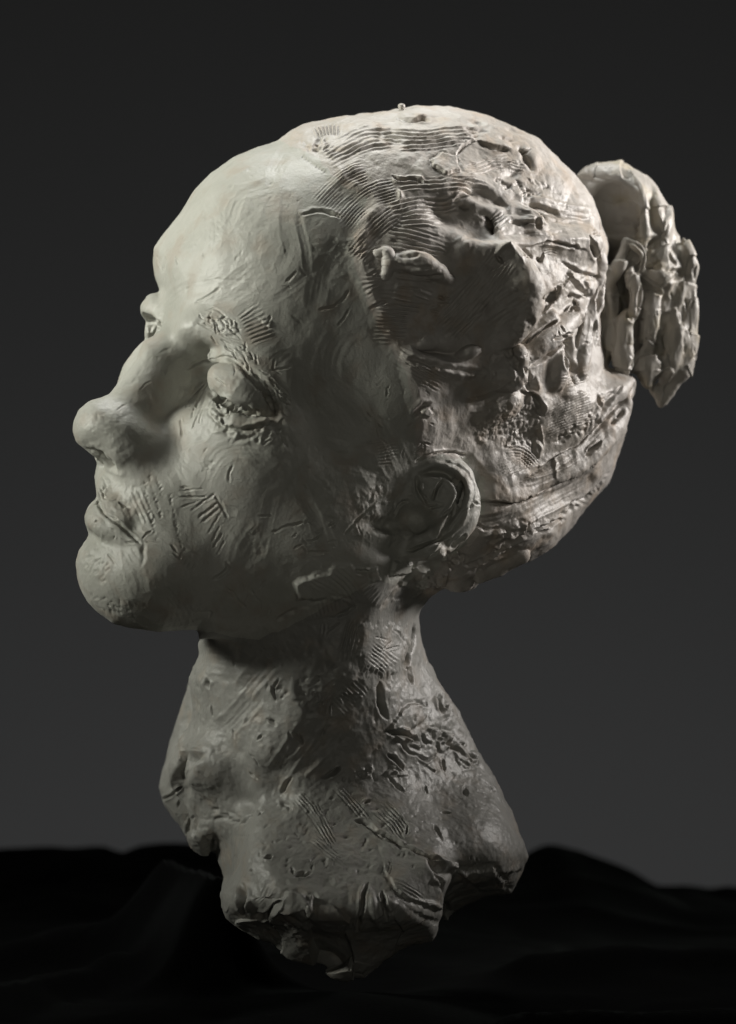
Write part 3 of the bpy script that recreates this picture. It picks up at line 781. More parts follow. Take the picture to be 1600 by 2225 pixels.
drag(kD([(1090,640),(1220,660),(1400,700),(1580,720)]), 60, 5, 7, 1.6); drag(kD([(1010,770),(1200,740),(1500,780)]), 50, 5, 7, 1.4)
dent(*kD([(1310,860)])[0], 22, 7, 1.4, 20); comb(kD([(1250,880),(1320,850),(1380,870)]), 34, 5, 0.9)
comb(kD([(700,1330),(850,1180),(980,1010),(1060,900)]), 90, 8, 1.3); drag(kD([(640,1300),(800,1200),(950,1080)]), 60, 6, 6, 1.4)
groove(kD([(1010,900),(1045,935)]), 5, 6); ridge(kD([(1040,860),(1070,840),(1110,860),(1170,930)]), 5, 4)
for q in ([(470,1090),(440,1220),(410,1400)],[(520,1130),(500,1230)],[(600,1060),(560,1180)]): hatch(kD(q), 50, 9.5, 3.0)
lines(kD, [[(420,940),(520,950),(620,960)],[(430,985),(560,1000),(690,1005)],[(450,920),(560,905)],[(420,1020),(520,1040),(640,1035)],[(440,1080),(560,1090)]], 3.5, 5)
rough(kD([(300,850),(400,850),(400,1050),(300,1050)]), 3, 9)
cracks(kD([(560,1150),(740,1120),(750,1180),(600,1230)]), 10, (10, 30), (1.8, 2.6), (2, 4), 10, 20)
ridge(kD([(820,840),(860,830),(920,820)]), 6, 6, 1.0); ridge(kD([(760,830),(800,810),(840,830)]), 7, 6, 0.8)
rough(kD([(480,1460),(560,1480),(1000,1580),(900,1620),(480,1540)]), 3, 12)
comb(kD([(420,1480),(560,1560),(700,1640)]), 60, 8, 1.8)
# tuft, strands
rough(kD([(950,1480),(1040,1420),(1140,1400),(1180,1500),(1120,1680),(980,1660)]), 9, 22, 8, 3, 5, 0, True)
lines(kE, [[(880,600),(910,680),(880,780),(850,900),(790,1050),(790,1150)]], 5, 10)
# slabs and cracks right of the big lump
ledge(kJ([(880,432),(980,482),(1060,542),(1140,562),(1200,575),(1320,600)]), 6, 22, 2.6, 9, 2, -1)
ledge(kJ([(440,310),(560,265),(660,238),(760,215),(920,235),(1180,310)]), 7, 40, 3, 5, 2, -1)
groove(kJ([(1192,180),(1225,290),(1262,370),(1295,410)]), 5.5, 17, lip=0.15, rough=0.4); groove(kJ([(1225,150),(1330,150)]), 3, 5)
slab(kJ([(905,690),(960,640),(1110,770),(1085,825),(960,775)]), 6, 4, (0.4, 0.6), 2); ledge(kJ([(1005,640),(1090,745),(1185,830)]), 6, 24, 3, 9, 1.5, -1)
ridge(kJ([(920,640),(960,580),(1000,520)]), 4, 5); slab(kJ([(960,610),(1020,520),(1120,600),(1060,660)]), 5, 4, (-0.5, 0.5), 2)
slab(kJ([(1110,640),(1290,630),(1280,760),(1200,810)]), 6, 5, (-0.6, 0.3), 2); slab(kJ([(820,720),(900,700),(970,800),(900,850),(830,820)]), 6, 4, (0.3, -1), 2)
for x, y, r_, d_, sx, an in ((785,825,9,20,1.9,-25),(1003,815,4,10,1.3,0),(1045,925,5,14,2.0,65),(848,740,2.6,7,2,80),(500,330,4,8,2,50),(545,380,3,7,1.6,60),(640,425,4,8,1.6,50)): dent(*kJ([(x, y)])[0], r_, d_, sx, an, 3)
groove(kJ([(915,992),(945,965),(975,930)]), 2.4, 7); groove(kJ([(520,1330),(640,1220),(800,1108),(840,1090)]), 3.4, 10, lip=0.2); groove(kJ([(680,1010),(760,900),(800,880)]), 3.4, 10)
groove(kJ([(560,1565),(680,1520),(800,1420),(980,1245)]), 4, 10, lip=0.2); ledge(kJ([(1130,1000),(1130,1120),(1060,1300),(1040,1420)]), 6, 16, 3, 8, 2, -1)
groove(kJ([(955,1240),(960,1400),(960,1540),(1020,1640)]), 6.5, 18, lip=0.15); ledge(kJ([(1255,1050),(1255,1180),(1240,1330),(1260,1400)]), 4, 14, 2, 5, 1.5, -1)
drag(kJ([(520,1480),(760,1330),(980,1160)]), 34, 2, 6, 0.8, 0.2); drag(kJ([(1220,950),(1200,1200),(1130,1480)]), 22, 2, 6, 0.8, 0.2)
lines(kJ, [[(880,1150),(930,1210)],[(1120,1340),(1190,1320)],[(1260,1350),(1270,1380)],[(870,1240),(860,1200)],[(550,1480),(570,1510)],[(540,1450),(500,1470)]], 2.6, 5)
for p in ([(0,900),(250,700),(420,560)],[(60,1010),(300,860),(560,730)],[(100,1180),(330,1030),(560,930)]): drag(kJ(p), 40, 2.5, 7, 1.0, 0.3)
groove(kJ([(180,370),(215,400),(255,455)]), 3.5, 6); ridge(kJ([(170,370),(230,300),(300,265),(380,300)]), 5, 5, 0.4); ridge(kJ([(360,720),(400,740),(430,770)]), 3, 4)
rough(kJ([(330,1240),(420,1060),(640,930),(620,1100),(480,1290),(340,1300)]), 3.5, 12)
ledge(kN([(440,250),(475,208),(525,160),(595,132)]), 6, 30, 2.6, 7, 1.5, -1); ledge(kN([(595,135),(660,165),(725,192),(870,207)]), 7, 34, 3.4, 9, 1.2, -1)
groove(kN([(905,212),(950,225),(995,215)]), 4, 11, lip=0.2); groove(kN([(930,240),(985,300),(1020,360)]), 7, 10, lip=0.2)
groove(kN([(500,530),(610,512),(720,565),(820,640)]), 13, 12, lip=0.25); groove(kN([(430,580),(490,548),(540,545)]), 4, 9); dent(*kN([(512,628)])[0], 5, 12, 1.8, 20, 3); dent(*kN([(712,770)])[0], 9, 22, 2.2, 65, 3)
groove(kN([(960,742),(1062,733)]), 2.4, 6); dent(*kN([(1085,745)])[0], 6, 20, 2.0, 75, 3); ledge(kN([(990,600),(1080,632),(1160,655),(1245,692)]), 8, 40, 3.4, 10, 1, -1)
dent(*kN([(330,710)])[0], 16, 5, 1.6, 60); dent(*kN([(870,390)])[0], 10, 8, 1.6, -30); dent(*kN([(1550,800)])[0], 3.4, 14, 3, 75)
for p, W in (([(850,800),(1050,840),(1400,770)], 44), ([(1150,740),(1300,720),(1480,740)], 36), ([(760,880),(900,820),(1080,830)], 40)): drag(kN(p), W, 2.4, 7, 1.1, 0.3)
for q, W, L in (([(70,640),(250,580),(430,600)], 30, 9.5), ([(60,690),(200,650),(300,640)], 22, 8), ([(330,460),(520,450),(680,480)], 22, 7.5), ([(0,480),(150,470),(330,470)], 24, 9), ([(700,680),(760,740),(830,800)], 40, 9)): comb(kN(q), W, L, 2.2, sharp=0.6, across=(W == 40))
# nape, closer
ledge(kL([(590,400),(690,395),(750,440),(790,520),(800,600)]), 7, 30, 3, 8, 2, -1); groove(kL([(700,420),(740,500),(775,590)]), 6, 8, rough=0.8)
slab(kL([(950,430),(1080,400),(1140,450),(1100,480),(960,470)]), 5, 6, (0.2, -1), 2, 0); ridge(kL([(770,690),(790,760),(800,830)]), 3, 4)
slab(kL([(730,800),(790,790),(800,900),(760,930),(725,880)]), 5, 4, (-1, 0), 1.5); groove(kL([(640,330),(700,390),(720,300)]), 7, 12, lip=0.1); groove(kL([(650,220),(690,300),(680,370)]), 5, 10, lip=0.1)
dent(*kL([(1240,480)])[0], 4, 12, 3, 70, 3); dent(*kL([(1400,590)])[0], 4, 9, 2, -60, 3); dent(*kL([(1350,640)])[0], 4, 9, 2, -60, 3)
ridge(kL([(900,930),(895,1000),(900,1090)]), 4, 4, 0.5); ridge(kL([(980,960),(1000,1010),(950,1040)]), 8, 4, 0.8); groove(kL([(1140,910),(1200,860),(1260,800)]), 3, 6)
ledge(kL([(300,1270),(420,1260),(560,1275),(640,1230),(740,1190)]), 5, 30, 3, 7, 2, -1)
# --- hair, lower, and nape
comb(kF([(1150,330),(1220,300),(1290,270)]), 44, 6, 1.6); comb(kF([(1070,540),(1180,470),(1310,430)]), 60, 5.4, 1.5, irr=0.3); comb(kF([(1060,590),(1180,530),(1330,500)]), 36, 5.4, 1.4, irr=0.3)
comb(kF([(820,800),(900,760),(1000,720)]), 60, 7, 2.0); comb(kF([(850,700),(940,690),(1010,780)]), 44, 7, 1.8)
rough(kF([(760,470),(1000,370),(1060,560),(1010,680),(830,680)]), 3.4, 9, 10, 2)
pits(kF([(830,480),(1020,440),(1030,620),(850,650)]), 60, (1.6, 3), 3, -30)
ridge(kF([(1022,640),(1045,670),(1030,715)]), 6, 7); dent(*kF([(1130,360)])[0], 20, 8, 1.4, -60)
pits(kF([(1080,640),(1150,640),(1330,560),(1450,380),(1400,360),(1250,520)]), 80, (1.6, 3.6), 5, -50)
lines(kF, [[(1030,790),(1100,725),(1200,690),(1290,625),(1400,440),(1470,350)]], 5, 10, rough=0.7)
drag(kF([(880,880),(1050,860),(1250,740),(1420,560)]), 44, 5, 6, 1.4); drag(kF([(700,1085),(850,1065),(1100,950),(1330,800)]), 40, 6, 6, 1.6); drag(kF([(960,820),(1150,760),(1240,700)]), 24, 4, 5, 1.2)
lines(kF, [[(720,955),(800,950),(900,968),(1020,915)],[(700,1080),(760,1105),(830,1100)],[(1300,690),(1370,640)],[(1430,540),(1480,480)],[(1290,700),(1350,660)]], 4.5, 8, rough=0.8)
pits(kF([(1130,1010),(1330,870),(1390,800),(1380,860),(1150,1040)]), 40, (2, 4), 5, -40)
rough(kF([(850,1060),(1060,1030),(1060,1110),(900,1160)]), 5, 14, ridged=True)
ridge(kF([(1030,1140),(1090,1110),(1110,1140)]), 8, 6)
lines(kF, [[(640,1290),(760,1250),(900,1160),(1000,1110),(1150,1050)],[(560,1210),(640,1140)],[(690,1340),(720,1290),(920,1200)]], 5, 10, rough=0.8)
chunks(kF([(380,1270),(560,1240),(700,1290),(560,1400),(430,1420)]), 12, (10, 26), (5, 11), -25)
chunks(kF([(700,1180),(1000,1050),(1100,1080),(800,1260)]), 10, (10, 26), (4, 8), -30)
groove(kF([(365,505),(400,450),(445,438)]), 6, 9); slab(kF([(390,480),(420,455),(470,490),(430,510)]), 5, 4)
for q in ([(190,600),(210,700),(220,780)],[(240,640),(260,740)]): hatch(kF(q), 30, 7, 1.6)
cracks(kF([(100,300),(450,320),(480,700),(120,740)]), 26, (8, 24), (1.6, 2.4), (1.5, 3.5), 20, 60)
drag(kF([(640,440),(760,420),(900,350)]), 30, 4, 6, 1.2); groove(kF([(340,190),(470,235),(600,255),(740,270)]), 4, 6)
rough(kF([(640,560),(820,480),(830,640),(700,660)]), 3, 10)
# --- jaw chip and neck
slab(kG([(240,310),(370,255),(440,240),(470,205),(560,200),(700,300),(760,360),(740,450),(690,430),(560,420),(520,385),(390,400),(260,400)]), 26, 14, (-0.9, 0.3), 4, 0.0)
comb(kG([(455,235),(520,285),(575,345),(610,410)]), 46, 9.4, 3.6, sharp=0.6, irr=0.3); comb(kG([(330,285),(420,335),(520,395)]), 30, 9, 2.6); comb(kG([(640,300),(680,370),(745,425)]), 34, 9, 3.0, across=True)
slab(kG([(195,515),(250,472),(360,430),(460,392),(545,402),(580,432),(480,500),(380,520),(280,520)]), 9, 5, (0.2, -1)); hatch(kG([(300,490),(420,440),(540,420)]), 36, 9, 2)
groove(kG([(140,525),(200,490),(260,465)]), 5, 8)
lines(kG, [[(745,462),(790,402),(840,332),(920,262),(965,230)],[(1000,282),(1080,242),(1115,262)],[(590,235),(640,250),(700,240)],[(480,505),(550,480),(600,440)]], 5, 9, rough=0.8)
slab(kG([(830,192),(920,196),(922,250),(800,272)]), 10, 4); slab(kG([(660,235),(720,225),(740,290),(690,310)]), 8, 4); slab(kG([(930,230),(1020,215),(1040,260),(960,300)]), 9, 5)
chunks(kG([(760,300),(960,240),(1080,330),(960,420),(820,480)]), 9, (10, 24), (4, 9), -40)
comb(kG([(600,520),(555,620),(540,770)]), 44, 9, 3.0, sharp=0.6); comb(kG([(650,690),(720,740),(800,810)]), 60, 7.4, 1.6); comb(kG([(420,540),(410,640)]), 24, 9, 2)
slab(kG([(620,540),(860,560),(880,700),(830,830),(650,820),(600,700)]), 5, 22, None, 12, 0)
lines(kG, [[(800,580),(840,600),(850,640)],[(700,620),(770,640)],[(730,600),(745,660)],[(730,720),(790,650)],[(760,700),(830,680)],[(430,590),(500,545)]], 2.8, 4)
rough(kG([(250,760),(420,700),(520,850),(640,880),(640,1000),(480,1090),(300,1090),(230,950)]), 7, 22, 20, 3, 6, 9, True)
comb(kG([(480,1060),(560,980),(650,890)]), 44, 9, 3.4, across=True); comb(kG([(420,1090),(440,1010),(480,950)]), 40, 9, 3)
ridge(kG([(350,690),(370,760),(340,830)]), 10, 8, 0.8)
groove(kG([(938,560),(920,650),(905,720),(888,795)]), 6, 18, lip=0.04, rough=0.7); groove(kG([(900,790),(930,890)]), 4, 7)
groove(kG([(735,898),(740,980),(775,1095)]), 6.5, 17, lip=0.06, rough=0.7)
lines(kG, [[(780,1168),(860,1190),(965,1225)],[(860,1240),(900,1290),(950,1312)],[(780,1308),(830,1340),(872,1392)],[(1080,950),(1100,1060)],[(1040,1150),(1045,1215)],[(955,1310),(1010,1345),(1060,1305)],[(1130,1240),(1190,1282)]], 6, 11, rough=0.8)
lines(kG, [[(790,1440),(870,1522)],[(1240,1300),(1290,1330)],[(1220,1500),(1240,1545)],[(1105,1330),(1110,1400)],[(1000,1490),(1010,1530)],[(640,1592),(672,1570)],[(500,1380),(420,1430)],[(1370,1500),(1400,1520)],[(950,990),(1010,1030)]], 4, 6)
slab(kG([(900,1020),(1010,1005),(1000,1110),(890,1170),(780,1160)]), 5, 5); chunks(kG([(860,1180),(1130,1180),(1100,1400),(800,1440)]), 12, (14, 30), (4, 8), 30); chunks(kG([(1000,1000),(1160,1060),(1300,1350),(1100,1300)]), 10, (14, 34), (3, 7), 60)
rough(kG([(560,1390),(700,1360),(700,1440),(590,1480)]), 6, 9, 6, 2); 
lines(kG, [[(340,1030),(500,980),(640,960)],[(150,870),(110,930),(130,980)],[(100,1090),(130,1120)],[(400,1190),(430,1130)],[(270,1200),(290,1250)]], 4, 5)
lines(kH, [[(340,335),(352,390)],[(560,600),(595,558)],[(700,568),(748,598)],[(780,995),(838,905)],[(1120,845),(1060,890),(1010,905)]], 5, 8)
lines(kH, [[(500,240),(508,260)],[(720,370),(745,462)],[(598,770),(645,842)],[(590,880),(640,920)],[(640,690),(670,660)],[(370,490),(380,550)],[(820,640),(830,690)],[(490,630),(510,680)],[(860,650),(880,700)],[(1010,670),(1060,600)]], 3.4, 5)
for q in ([(640,420),(520,560),(420,640)],[(720,220),(620,330),(540,430)],[(950,600),(840,760),(740,900)],[(1080,640),(960,760),(840,880)],[(330,230),(480,240)]): drag(kH(q), 46, 3, 7, 1.0)
groove(kH([(150,960),(210,870),(240,800),(330,770)]), 14, 12, rough=0.6); ridge(kH([(210,750),(300,755),(340,770)]), 5, 5, 0.8); slab(kH([(190,600),(300,570),(330,700),(220,740),(190,800)]), 6, 8, (-1, 0))
dent(*kH([(575,1050)])[0], 20, 16, 1.2, 60); pits(kH([(380,1080),(560,1120),(560,1170),(400,1150)]), 14, (2.5, 5), 6, -10)
lines(kH, [[(90,1035),(150,1000),(200,960)],[(180,1080),(190,1040)],[(230,1230),(260,1130)],[(280,1180),(260,1250)],[(350,1250),(390,1250)],[(360,1330),(380,1260)],[(540,1180),(600,1110)],[(640,1120),(670,1100)],[(820,1100),(830,1070),(780,1055)]], 5, 7)
rough(kH([(100,1080),(400,1100),(420,1300),(250,1300)]), 4, 18, ridged=True)
# --- chest
for q, W in (([(870,1010),(990,1150),(1080,1310)], 34), ([(1110,970),(1250,1120),(1340,1240)], 28), ([(960,1260),(1040,1330),(1120,1390)], 30)): comb(kH(q), W, 6.6, 1.3, irr=0.3)
comb(kH([(1340,1070),(1430,1150),(1500,1260)]), 56, 7, 1.8); comb(kH([(1380,1360),(1400,1420),(1370,1480)]), 30, 5.6, 1.1, irr=0.3); comb(kI([(900,440),(960,470),(1040,520)]), 30, 6.5, 1.4); comb(kI([(520,340),(560,355),(600,350)]), 14, 5, 1, across=True)
comb(kI([(640,330),(700,370)]), 24, 6.4, 1.4); comb(kI([(560,90),(600,160),(640,230)]), 24, 6, 1.1)
lines(kH, [[(1210,1160),(1262,1165),(1340,1240),(1420,1272),(1490,1315)],[(1255,1050),(1290,1035)],[(860,1480),(950,1460)],[(700,1380),(720,1360)],[(590,1450),(600,1440)]], 4.4, 9, rough=0.7)
lines(kI, [[(840,215),(900,240),(960,275),(1050,318),(1100,345)]], 5, 10)
slab(kI([(845,225),(960,285),(1060,340),(1110,470),(1140,560),(1040,530),(940,490),(880,400)]), 8, 5, (0.6, 0.5))
groove(kI([(1070,352),(1110,385),(1175,405)]), 12, 12, lip=0.5); ridge(kI([(1060,325),(1120,345),(1195,372)]), 5, 6); groove(kI([(1085,395),(1125,460),(1142,560)]), 6, 10)
dent(*kI([(330,500)])[0], 40, 22, 1.2, 30, 3); comb(kI([(290,540),(330,490),(370,440)]), 40, 9, 1.4)
slab(kI([(370,620),(390,550),(450,482),(560,500),(556,570),(500,645),(440,690),(360,645)]), 11, 5, (0.3, -1), 3); groove(kI([(300,592),(345,598),(372,575),(425,515)]), 5, 14, rough=0.8); groove(kI([(242,440),(240,520),(255,580)]), 5, 9); ridge(kI([(222,440),(225,540)]), 6, 5)
ridge(kI([(440,480),(500,490),(560,560)]), 5, 5, 0.7)
rough(kI([(170,420),(440,410),(580,480),(540,660),(260,640)]), 3, 30)
ridge(kI([(815,480),(820,560),(845,630)]), 11, 11, 0.4); groove(kI([(862,478),(868,520),(880,590)]), 5, 13); groove(kI([(800,440),(782,480),(772,580),(755,655)]), 4.5, 10); ridge(kI([(900,500),(905,560)]), 12, 9)
lines(kI, [[(790,80),(800,90)],[(750,170),(800,180)],[(480,410),(530,390)],[(350,330),(380,325)],[(1120,130),(1160,130)],[(1215,50),(1225,10)],[(970,190),(965,230)],[(1090,190),(1120,250)],[(1245,320),(1250,350)],[(1270,330),(1275,355)],[(470,370),(475,395)]], 4, 6)
slab(kI([(1200,385),(1340,370),(1380,430),(1330,490),(1250,440)]), 10, 6, (-0.3, -1)); slab(kI([(1380,400),(1480,380),(1440,470),(1400,480)]), -9, 6); ridge(kI([(1205,395),(1225,385)]), 8, 7)
slab(kI([(930,500),(1080,520),(1140,575),(1110,600),(1000,560)]), 8, 6, (1, 0)); chunks(kI([(1000,320),(1200,320),(1400,440),(1150,500)]), 3, (14, 34), (3, 6), 20)
pits(kI([(150,100),(700,60),(1300,200),(1100,440),(300,400)]), 70, (1.8, 3.6), 3.4, -40)
pits(kG([(20,800),(400,700),(700,1100),(1100,1000),(1300,1500),(300,1580)]), 50, (1.8, 3.8), 4, -40)
pits(kC([(150,500),(900,300),(1200,500),(1200,1000),(400,1100)]), 30, (1.6, 2.8), 2.4, -40)
# the little ball of clay on the crown
i = pick(862, 884, 222, 246)
print('displaced', time.time() - T0, 'range', DSP.min(), DSP.max())
i = pick(820, 1390, 260, 1300)
i = i[hw[i] > 0.05]
pass
i = pick(470, 1160, 1960, 2140); DSP[i] += FACE[i] * np.clip((PY[i] - 1965) / 30, 0, 1) * 0.55 * cells(PX[i], PY[i], V[i, 2], 90, 0.25, 8)
DSP = np.clip(DSP, -34, 40)
KEEP = np.exp(-(((PX - 930) / 135) ** 2 + ((PY - 1098) / 125) ** 2) ** 2) + np.exp(-(((PX - 530) / 95) ** 2 + ((PY - 885) / 75) ** 2) ** 2) + np.exp(-(((PX - 225) / 70) ** 2 + ((PY - 1000) / 45) ** 2) ** 2) + np.exp(-(((PX - 255) / 80) ** 2 + ((PY - 1130) / 70) ** 2) ** 2) * 0.6
DSP *= 1 - 0.52 * (1 - hw) * (1 - np.clip(KEEP, 0, 0.9)) * np.clip((1420 - PY) / 80, 0, 1)
VD = V + N0 * DSP[:, None]
VD[PIN[:, 0]] = (VD[PIN[:, 1]] + VD[PIN[:, 2]]) / 2
# ------------------------------------------------------------------ materials
def new_mat(name):
    m = bpy.data.materials.new(name); m.use_nodes = True
    nt = m.node_tree; return m, nt, nt.nodes['Principled BSDF']
def clay_mat(name, c1, c2, c3, rough_=0.58, grain=0.5):
    m, nt, bs = new_mat(name); N = nt.nodes.new; L = nt.links.new
    tc = N('ShaderNodeTexCoord')
    n1 = N('ShaderNodeTexNoise'); n1.inputs['Scale'].default_value = 26; n1.inputs['Detail'].default_value = 6; n1.inputs['Roughness'].default_value = 0.6
    n2 = N('ShaderNodeTexNoise'); n2.inputs['Scale'].default_value = 90; n2.inputs['Detail'].default_value = 5
    r1 = N('ShaderNodeValToRGB'); r1.color_ramp.elements[0].position = 0.36; r1.color_ramp.elements[1].position = 0.66
    r1.color_ramp.elements[0].color = (*c1, 1); r1.color_ramp.elements[1].color = (*c2, 1)
    r2 = N('ShaderNodeValToRGB'); r2.color_ramp.elements[0].position = 0.52; r2.color_ramp.elements[1].position = 0.68
    mix = N('ShaderNodeMixRGB'); mix.inputs['Color2'].default_value = (*c3, 1)
    mul = N('ShaderNodeMath'); mul.operation = 'MULTIPLY'; mul.inputs[1].default_value = 0.75
    L(tc.outputs['Object'], n1.inputs['Vector']); L(tc.outputs['Object'], n2.inputs['Vector'])
    L(n1.outputs['Fac'], r1.inputs['Fac']); L(n2.outputs['Fac'], r2.inputs['Fac']); L(r2.outputs['Color'], mul.inputs[0])
    L(mul.outputs[0], mix.inputs['Fac']); L(r1.outputs['Color'], mix.inputs['Color1']); L(mix.outputs['Color'], bs.inputs['Base Color'])
    rr = N('ShaderNodeMapRange'); rr.inputs['To Min'].default_value = rough_ - 0.12; rr.inputs['To Max'].default_value = rough_ + 0.16
    L(n2.outputs['Fac'], rr.inputs['Value']); L(rr.outputs[0], bs.inputs['Roughness'])
    bs.inputs['Specular IOR Level'].default_value = 0.45
    n3 = N('ShaderNodeTexNoise'); n3.inputs['Scale'].default_value = 900; n3.inputs['Detail'].default_value = 4; n3.inputs['Roughness'].default_value = 0.65
    L(tc.outputs['Object'], n3.inputs['Vector'])
    bp = N('ShaderNodeBump'); bp.inputs['Strength'].default_value = grain; bp.inputs['Distance'].default_value = 0.0006
    L(n3.outputs['Fac'], bp.inputs['Height']); L(bp.outputs['Normal'], bs.inputs['Normal'])
    return m
M_FACE = clay_mat('clay_grey', (0.35, 0.35, 0.31), (0.455, 0.45, 0.41), (0.36, 0.325, 0.275), 0.46, 0.32)
M_HAIR = clay_mat('clay_warm', (0.37, 0.34, 0.30), (0.48, 0.455, 0.425), (0.42, 0.35, 0.28), 0.46, 0.35)
M_BUN = clay_mat('clay_ochre', (0.41, 0.385, 0.335), (0.47, 0.445, 0.41), (0.42, 0.37, 0.27), 0.44, 0.3)
M_NECK = clay_mat('clay_shaded', (0.255, 0.252, 0.232), (0.34, 0.335, 0.31), (0.33, 0.295, 0.25), 0.42, 0.35)  # neck and chest clay, darkened in colour to stand for weaker light there

# ------------------------------------------------------------------ the clay bust, one thing with its parts
def mesh_from(name, Vw, Nw, faces, mat):
    u, iv = np.unique(faces.ravel(), return_inverse=True)
    q = iv.reshape(-1, 4)[:, ::-1]
    me = bpy.data.meshes.new(name)
    me.vertices.add(len(u)); me.vertices.foreach_set('co', Vw[u].ravel().astype(np.float32))
    me.loops.add(q.size); me.loops.foreach_set('vertex_index', np.ascontiguousarray(q).ravel().astype(np.int32))
    me.polygons.add(len(q)); me.polygons.foreach_set('loop_start', np.arange(0, q.size, 4, dtype=np.int32))
    me.polygons.foreach_set('use_smooth', np.ones(len(q), bool)); me.update(calc_edges=True)
    me.normals_split_custom_set_from_vertices(Nw[u].astype(np.float32).tolist())
    me.materials.append(mat)
    return me
def add(name, me, parent=None):
    o = bpy.data.objects.new(name, me); COL.objects.link(o)
    if parent is not None: o.parent = parent
    return o
def world_normals(Vw, Q):
    return normals(Vw, Q[:, ::-1])

bust = bpy.data.objects.new('clay_bust', None); COL.objects.link(bust)
bust['label'] = 'grey clay bust with raised chin and hair bun standing on black cloth'
bust['category'] = 'sculpture'

Vw = to_world(VD); Nw = world_normals(Vw, Q)
C = V[Q].mean(1)
def inpoly(x, y, poly):
    c = np.zeros(len(x), bool); p = np.array(poly, float)
    for a, b_ in zip(p, np.roll(p, -1, 0)):
        cond = (a[1] > y) != (b_[1] > y)
        with np.errstate(divide='ignore', invalid='ignore'):
            c ^= cond & (x < (b_[0] - a[0]) * (y - a[1]) / (b_[1] - a[1] + 1e-12) + a[0])
    return c
jx, jy = C[:, 0] + 4 * noise(C, 18, 50), C[:, 1] + 4 * noise(C, 18, 51)
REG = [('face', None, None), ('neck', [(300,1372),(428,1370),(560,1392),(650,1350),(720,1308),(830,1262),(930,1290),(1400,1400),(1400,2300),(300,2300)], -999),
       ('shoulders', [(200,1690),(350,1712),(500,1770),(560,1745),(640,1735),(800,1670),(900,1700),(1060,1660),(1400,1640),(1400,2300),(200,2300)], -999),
       ('hair', HAIR, -999),
       ('ear', [(790,1100),(840,1045),(905,1002),(960,988),(1018,1008),(1046,1060),(1040,1120),(1008,1165),(962,1196),(935,1218),(850,1215),(795,1180)], 60),
       ('nose', [(330,750),(372,748),(410,790),(404,860),(378,930),(372,1000),(345,1038),(300,1048),(250,1030),(205,1003),(140,980),(140,890),(190,855),(240,835)], -999),
       ('lips', [(165,1100),(210,1072),(240,1100),(275,1130),(322,1180),(300,1196),(240,1190),(170,1165)], -999),
       ('eye', [(444,815),(475,793),(512,797),(560,832),(594,882),(594,905),(566,906),(510,888),(462,852)], 150),
       ('hair_lock', [(985,545),(1050,520),(1115,515),(1180,560),(1205,630),(1180,700),(1110,755),(1040,760),(960,720),(940,640)], 60),
       ('hair_tuft', [(1050,770),(1085,752),(1130,745),(1150,790),(1135,840),(1085,855),(1055,830)], 60),
       ('hair_curl', [(840,560),(900,545),(955,565),(985,600),(970,622),(900,600),(850,590)], 60)]
lab = np.zeros(len(Q), np.int32)
for k, (nm, poly, zmin) in enumerate(REG):
    if k: lab[inpoly(jx, jy, poly) & (C[:, 2] > zmin)] = k
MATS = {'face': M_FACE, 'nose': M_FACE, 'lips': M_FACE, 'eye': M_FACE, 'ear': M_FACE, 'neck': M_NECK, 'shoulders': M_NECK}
PART = {}
PAR = {'nose': 'face', 'lips': 'face', 'eye': 'face', 'ear': 'face', 'hair_lock': 'hair', 'hair_tuft': 'hair', 'hair_curl': 'hair'}
for k, (nm, _, _) in enumerate(REG):
    f = Q[lab == k]
    if len(f): PART[nm] = add(nm, mesh_from(nm, Vw, Nw, f, MATS.get(nm, M_HAIR)), PART[PAR[nm]] if nm in PAR else bust)
print('parts', {n: len(o.data.polygons) for n, o in PART.items()}, time.time() - T0)

# the bun, worked from thumb-sized pieces of clay
Vb, Qb = surface(b)
Vb = smooth(Vb, Qb, 1, 0.5); Vb, Qb = subdivide(Vb, Qb); Vb = smooth(Vb, Qb, 1, 0.5)
o_ = np.argsort(Vb[:, 0], kind='stable'); inv_ = np.empty(len(Vb), np.int64); inv_[o_] = np.arange(len(Vb))
Vb = Vb[o_]; Qb = inv_[Qb]
Nb = normals(Vb, Qb)
V = Vb; PX = Vb[:, 0].copy(); PY = Vb[:, 1].copy(); FACE = np.clip((Nb[:, 2] - 0.02) / 0.3, 0, 1); DSP = np.zeros(len(Vb))
ledge(kK([(520,90),(600,250),(660,430),(655,600)]), 6, 34, 2, 1, 2, -1)
for p, w_, d_ in (([(865,540),(855,640),(815,710)],4,9), ([(690,840),(735,750),(800,730)],8,14), ([(690,980),(790,930)],3,6), ([(880,850),(885,900),(940,965)],4,7), ([(640,1150),(630,1350),(590,1450),(590,1620)],6,14),
                  ([(835,1200),(835,1450),(790,1600),(825,1800)],7,14), ([(1000,1350),(990,1600),(1010,1700)],4,6), ([(300,1190),(360,1400),(290,1600),(270,1850)],8,14), ([(430,1250),(470,1160),(505,1110)],6,12),
                  ([(660,1170),(760,1180),(830,1210)],4,8), ([(530,1360),(545,1430),(605,1400)],5,9), ([(680,960),(850,1005),(1000,1010)],5,10), ([(840,1180),(900,1090),(1020,1005)],6,10), ([(390,1640),(412,1700)],3,6),
                  ([(520,1850),(640,1700),(820,1690)],5,10), ([(600,790),(680,870),(650,1000)],3,6), ([(1110,960),(1085,1010),(1100,1080)],3,6), ([(1030,1250),(1030,1340)],4,8), ([(440,600),(500,580),(590,600),(620,670)],6,9)):
    groove(kK(p), w_, d_, lip=0.2, rough=0.7)
ledge(kK([(490,760),(590,780),(680,875),(640,900),(560,1020),(490,1110)]), 6, 14, 2, 5, 1.5, 1)
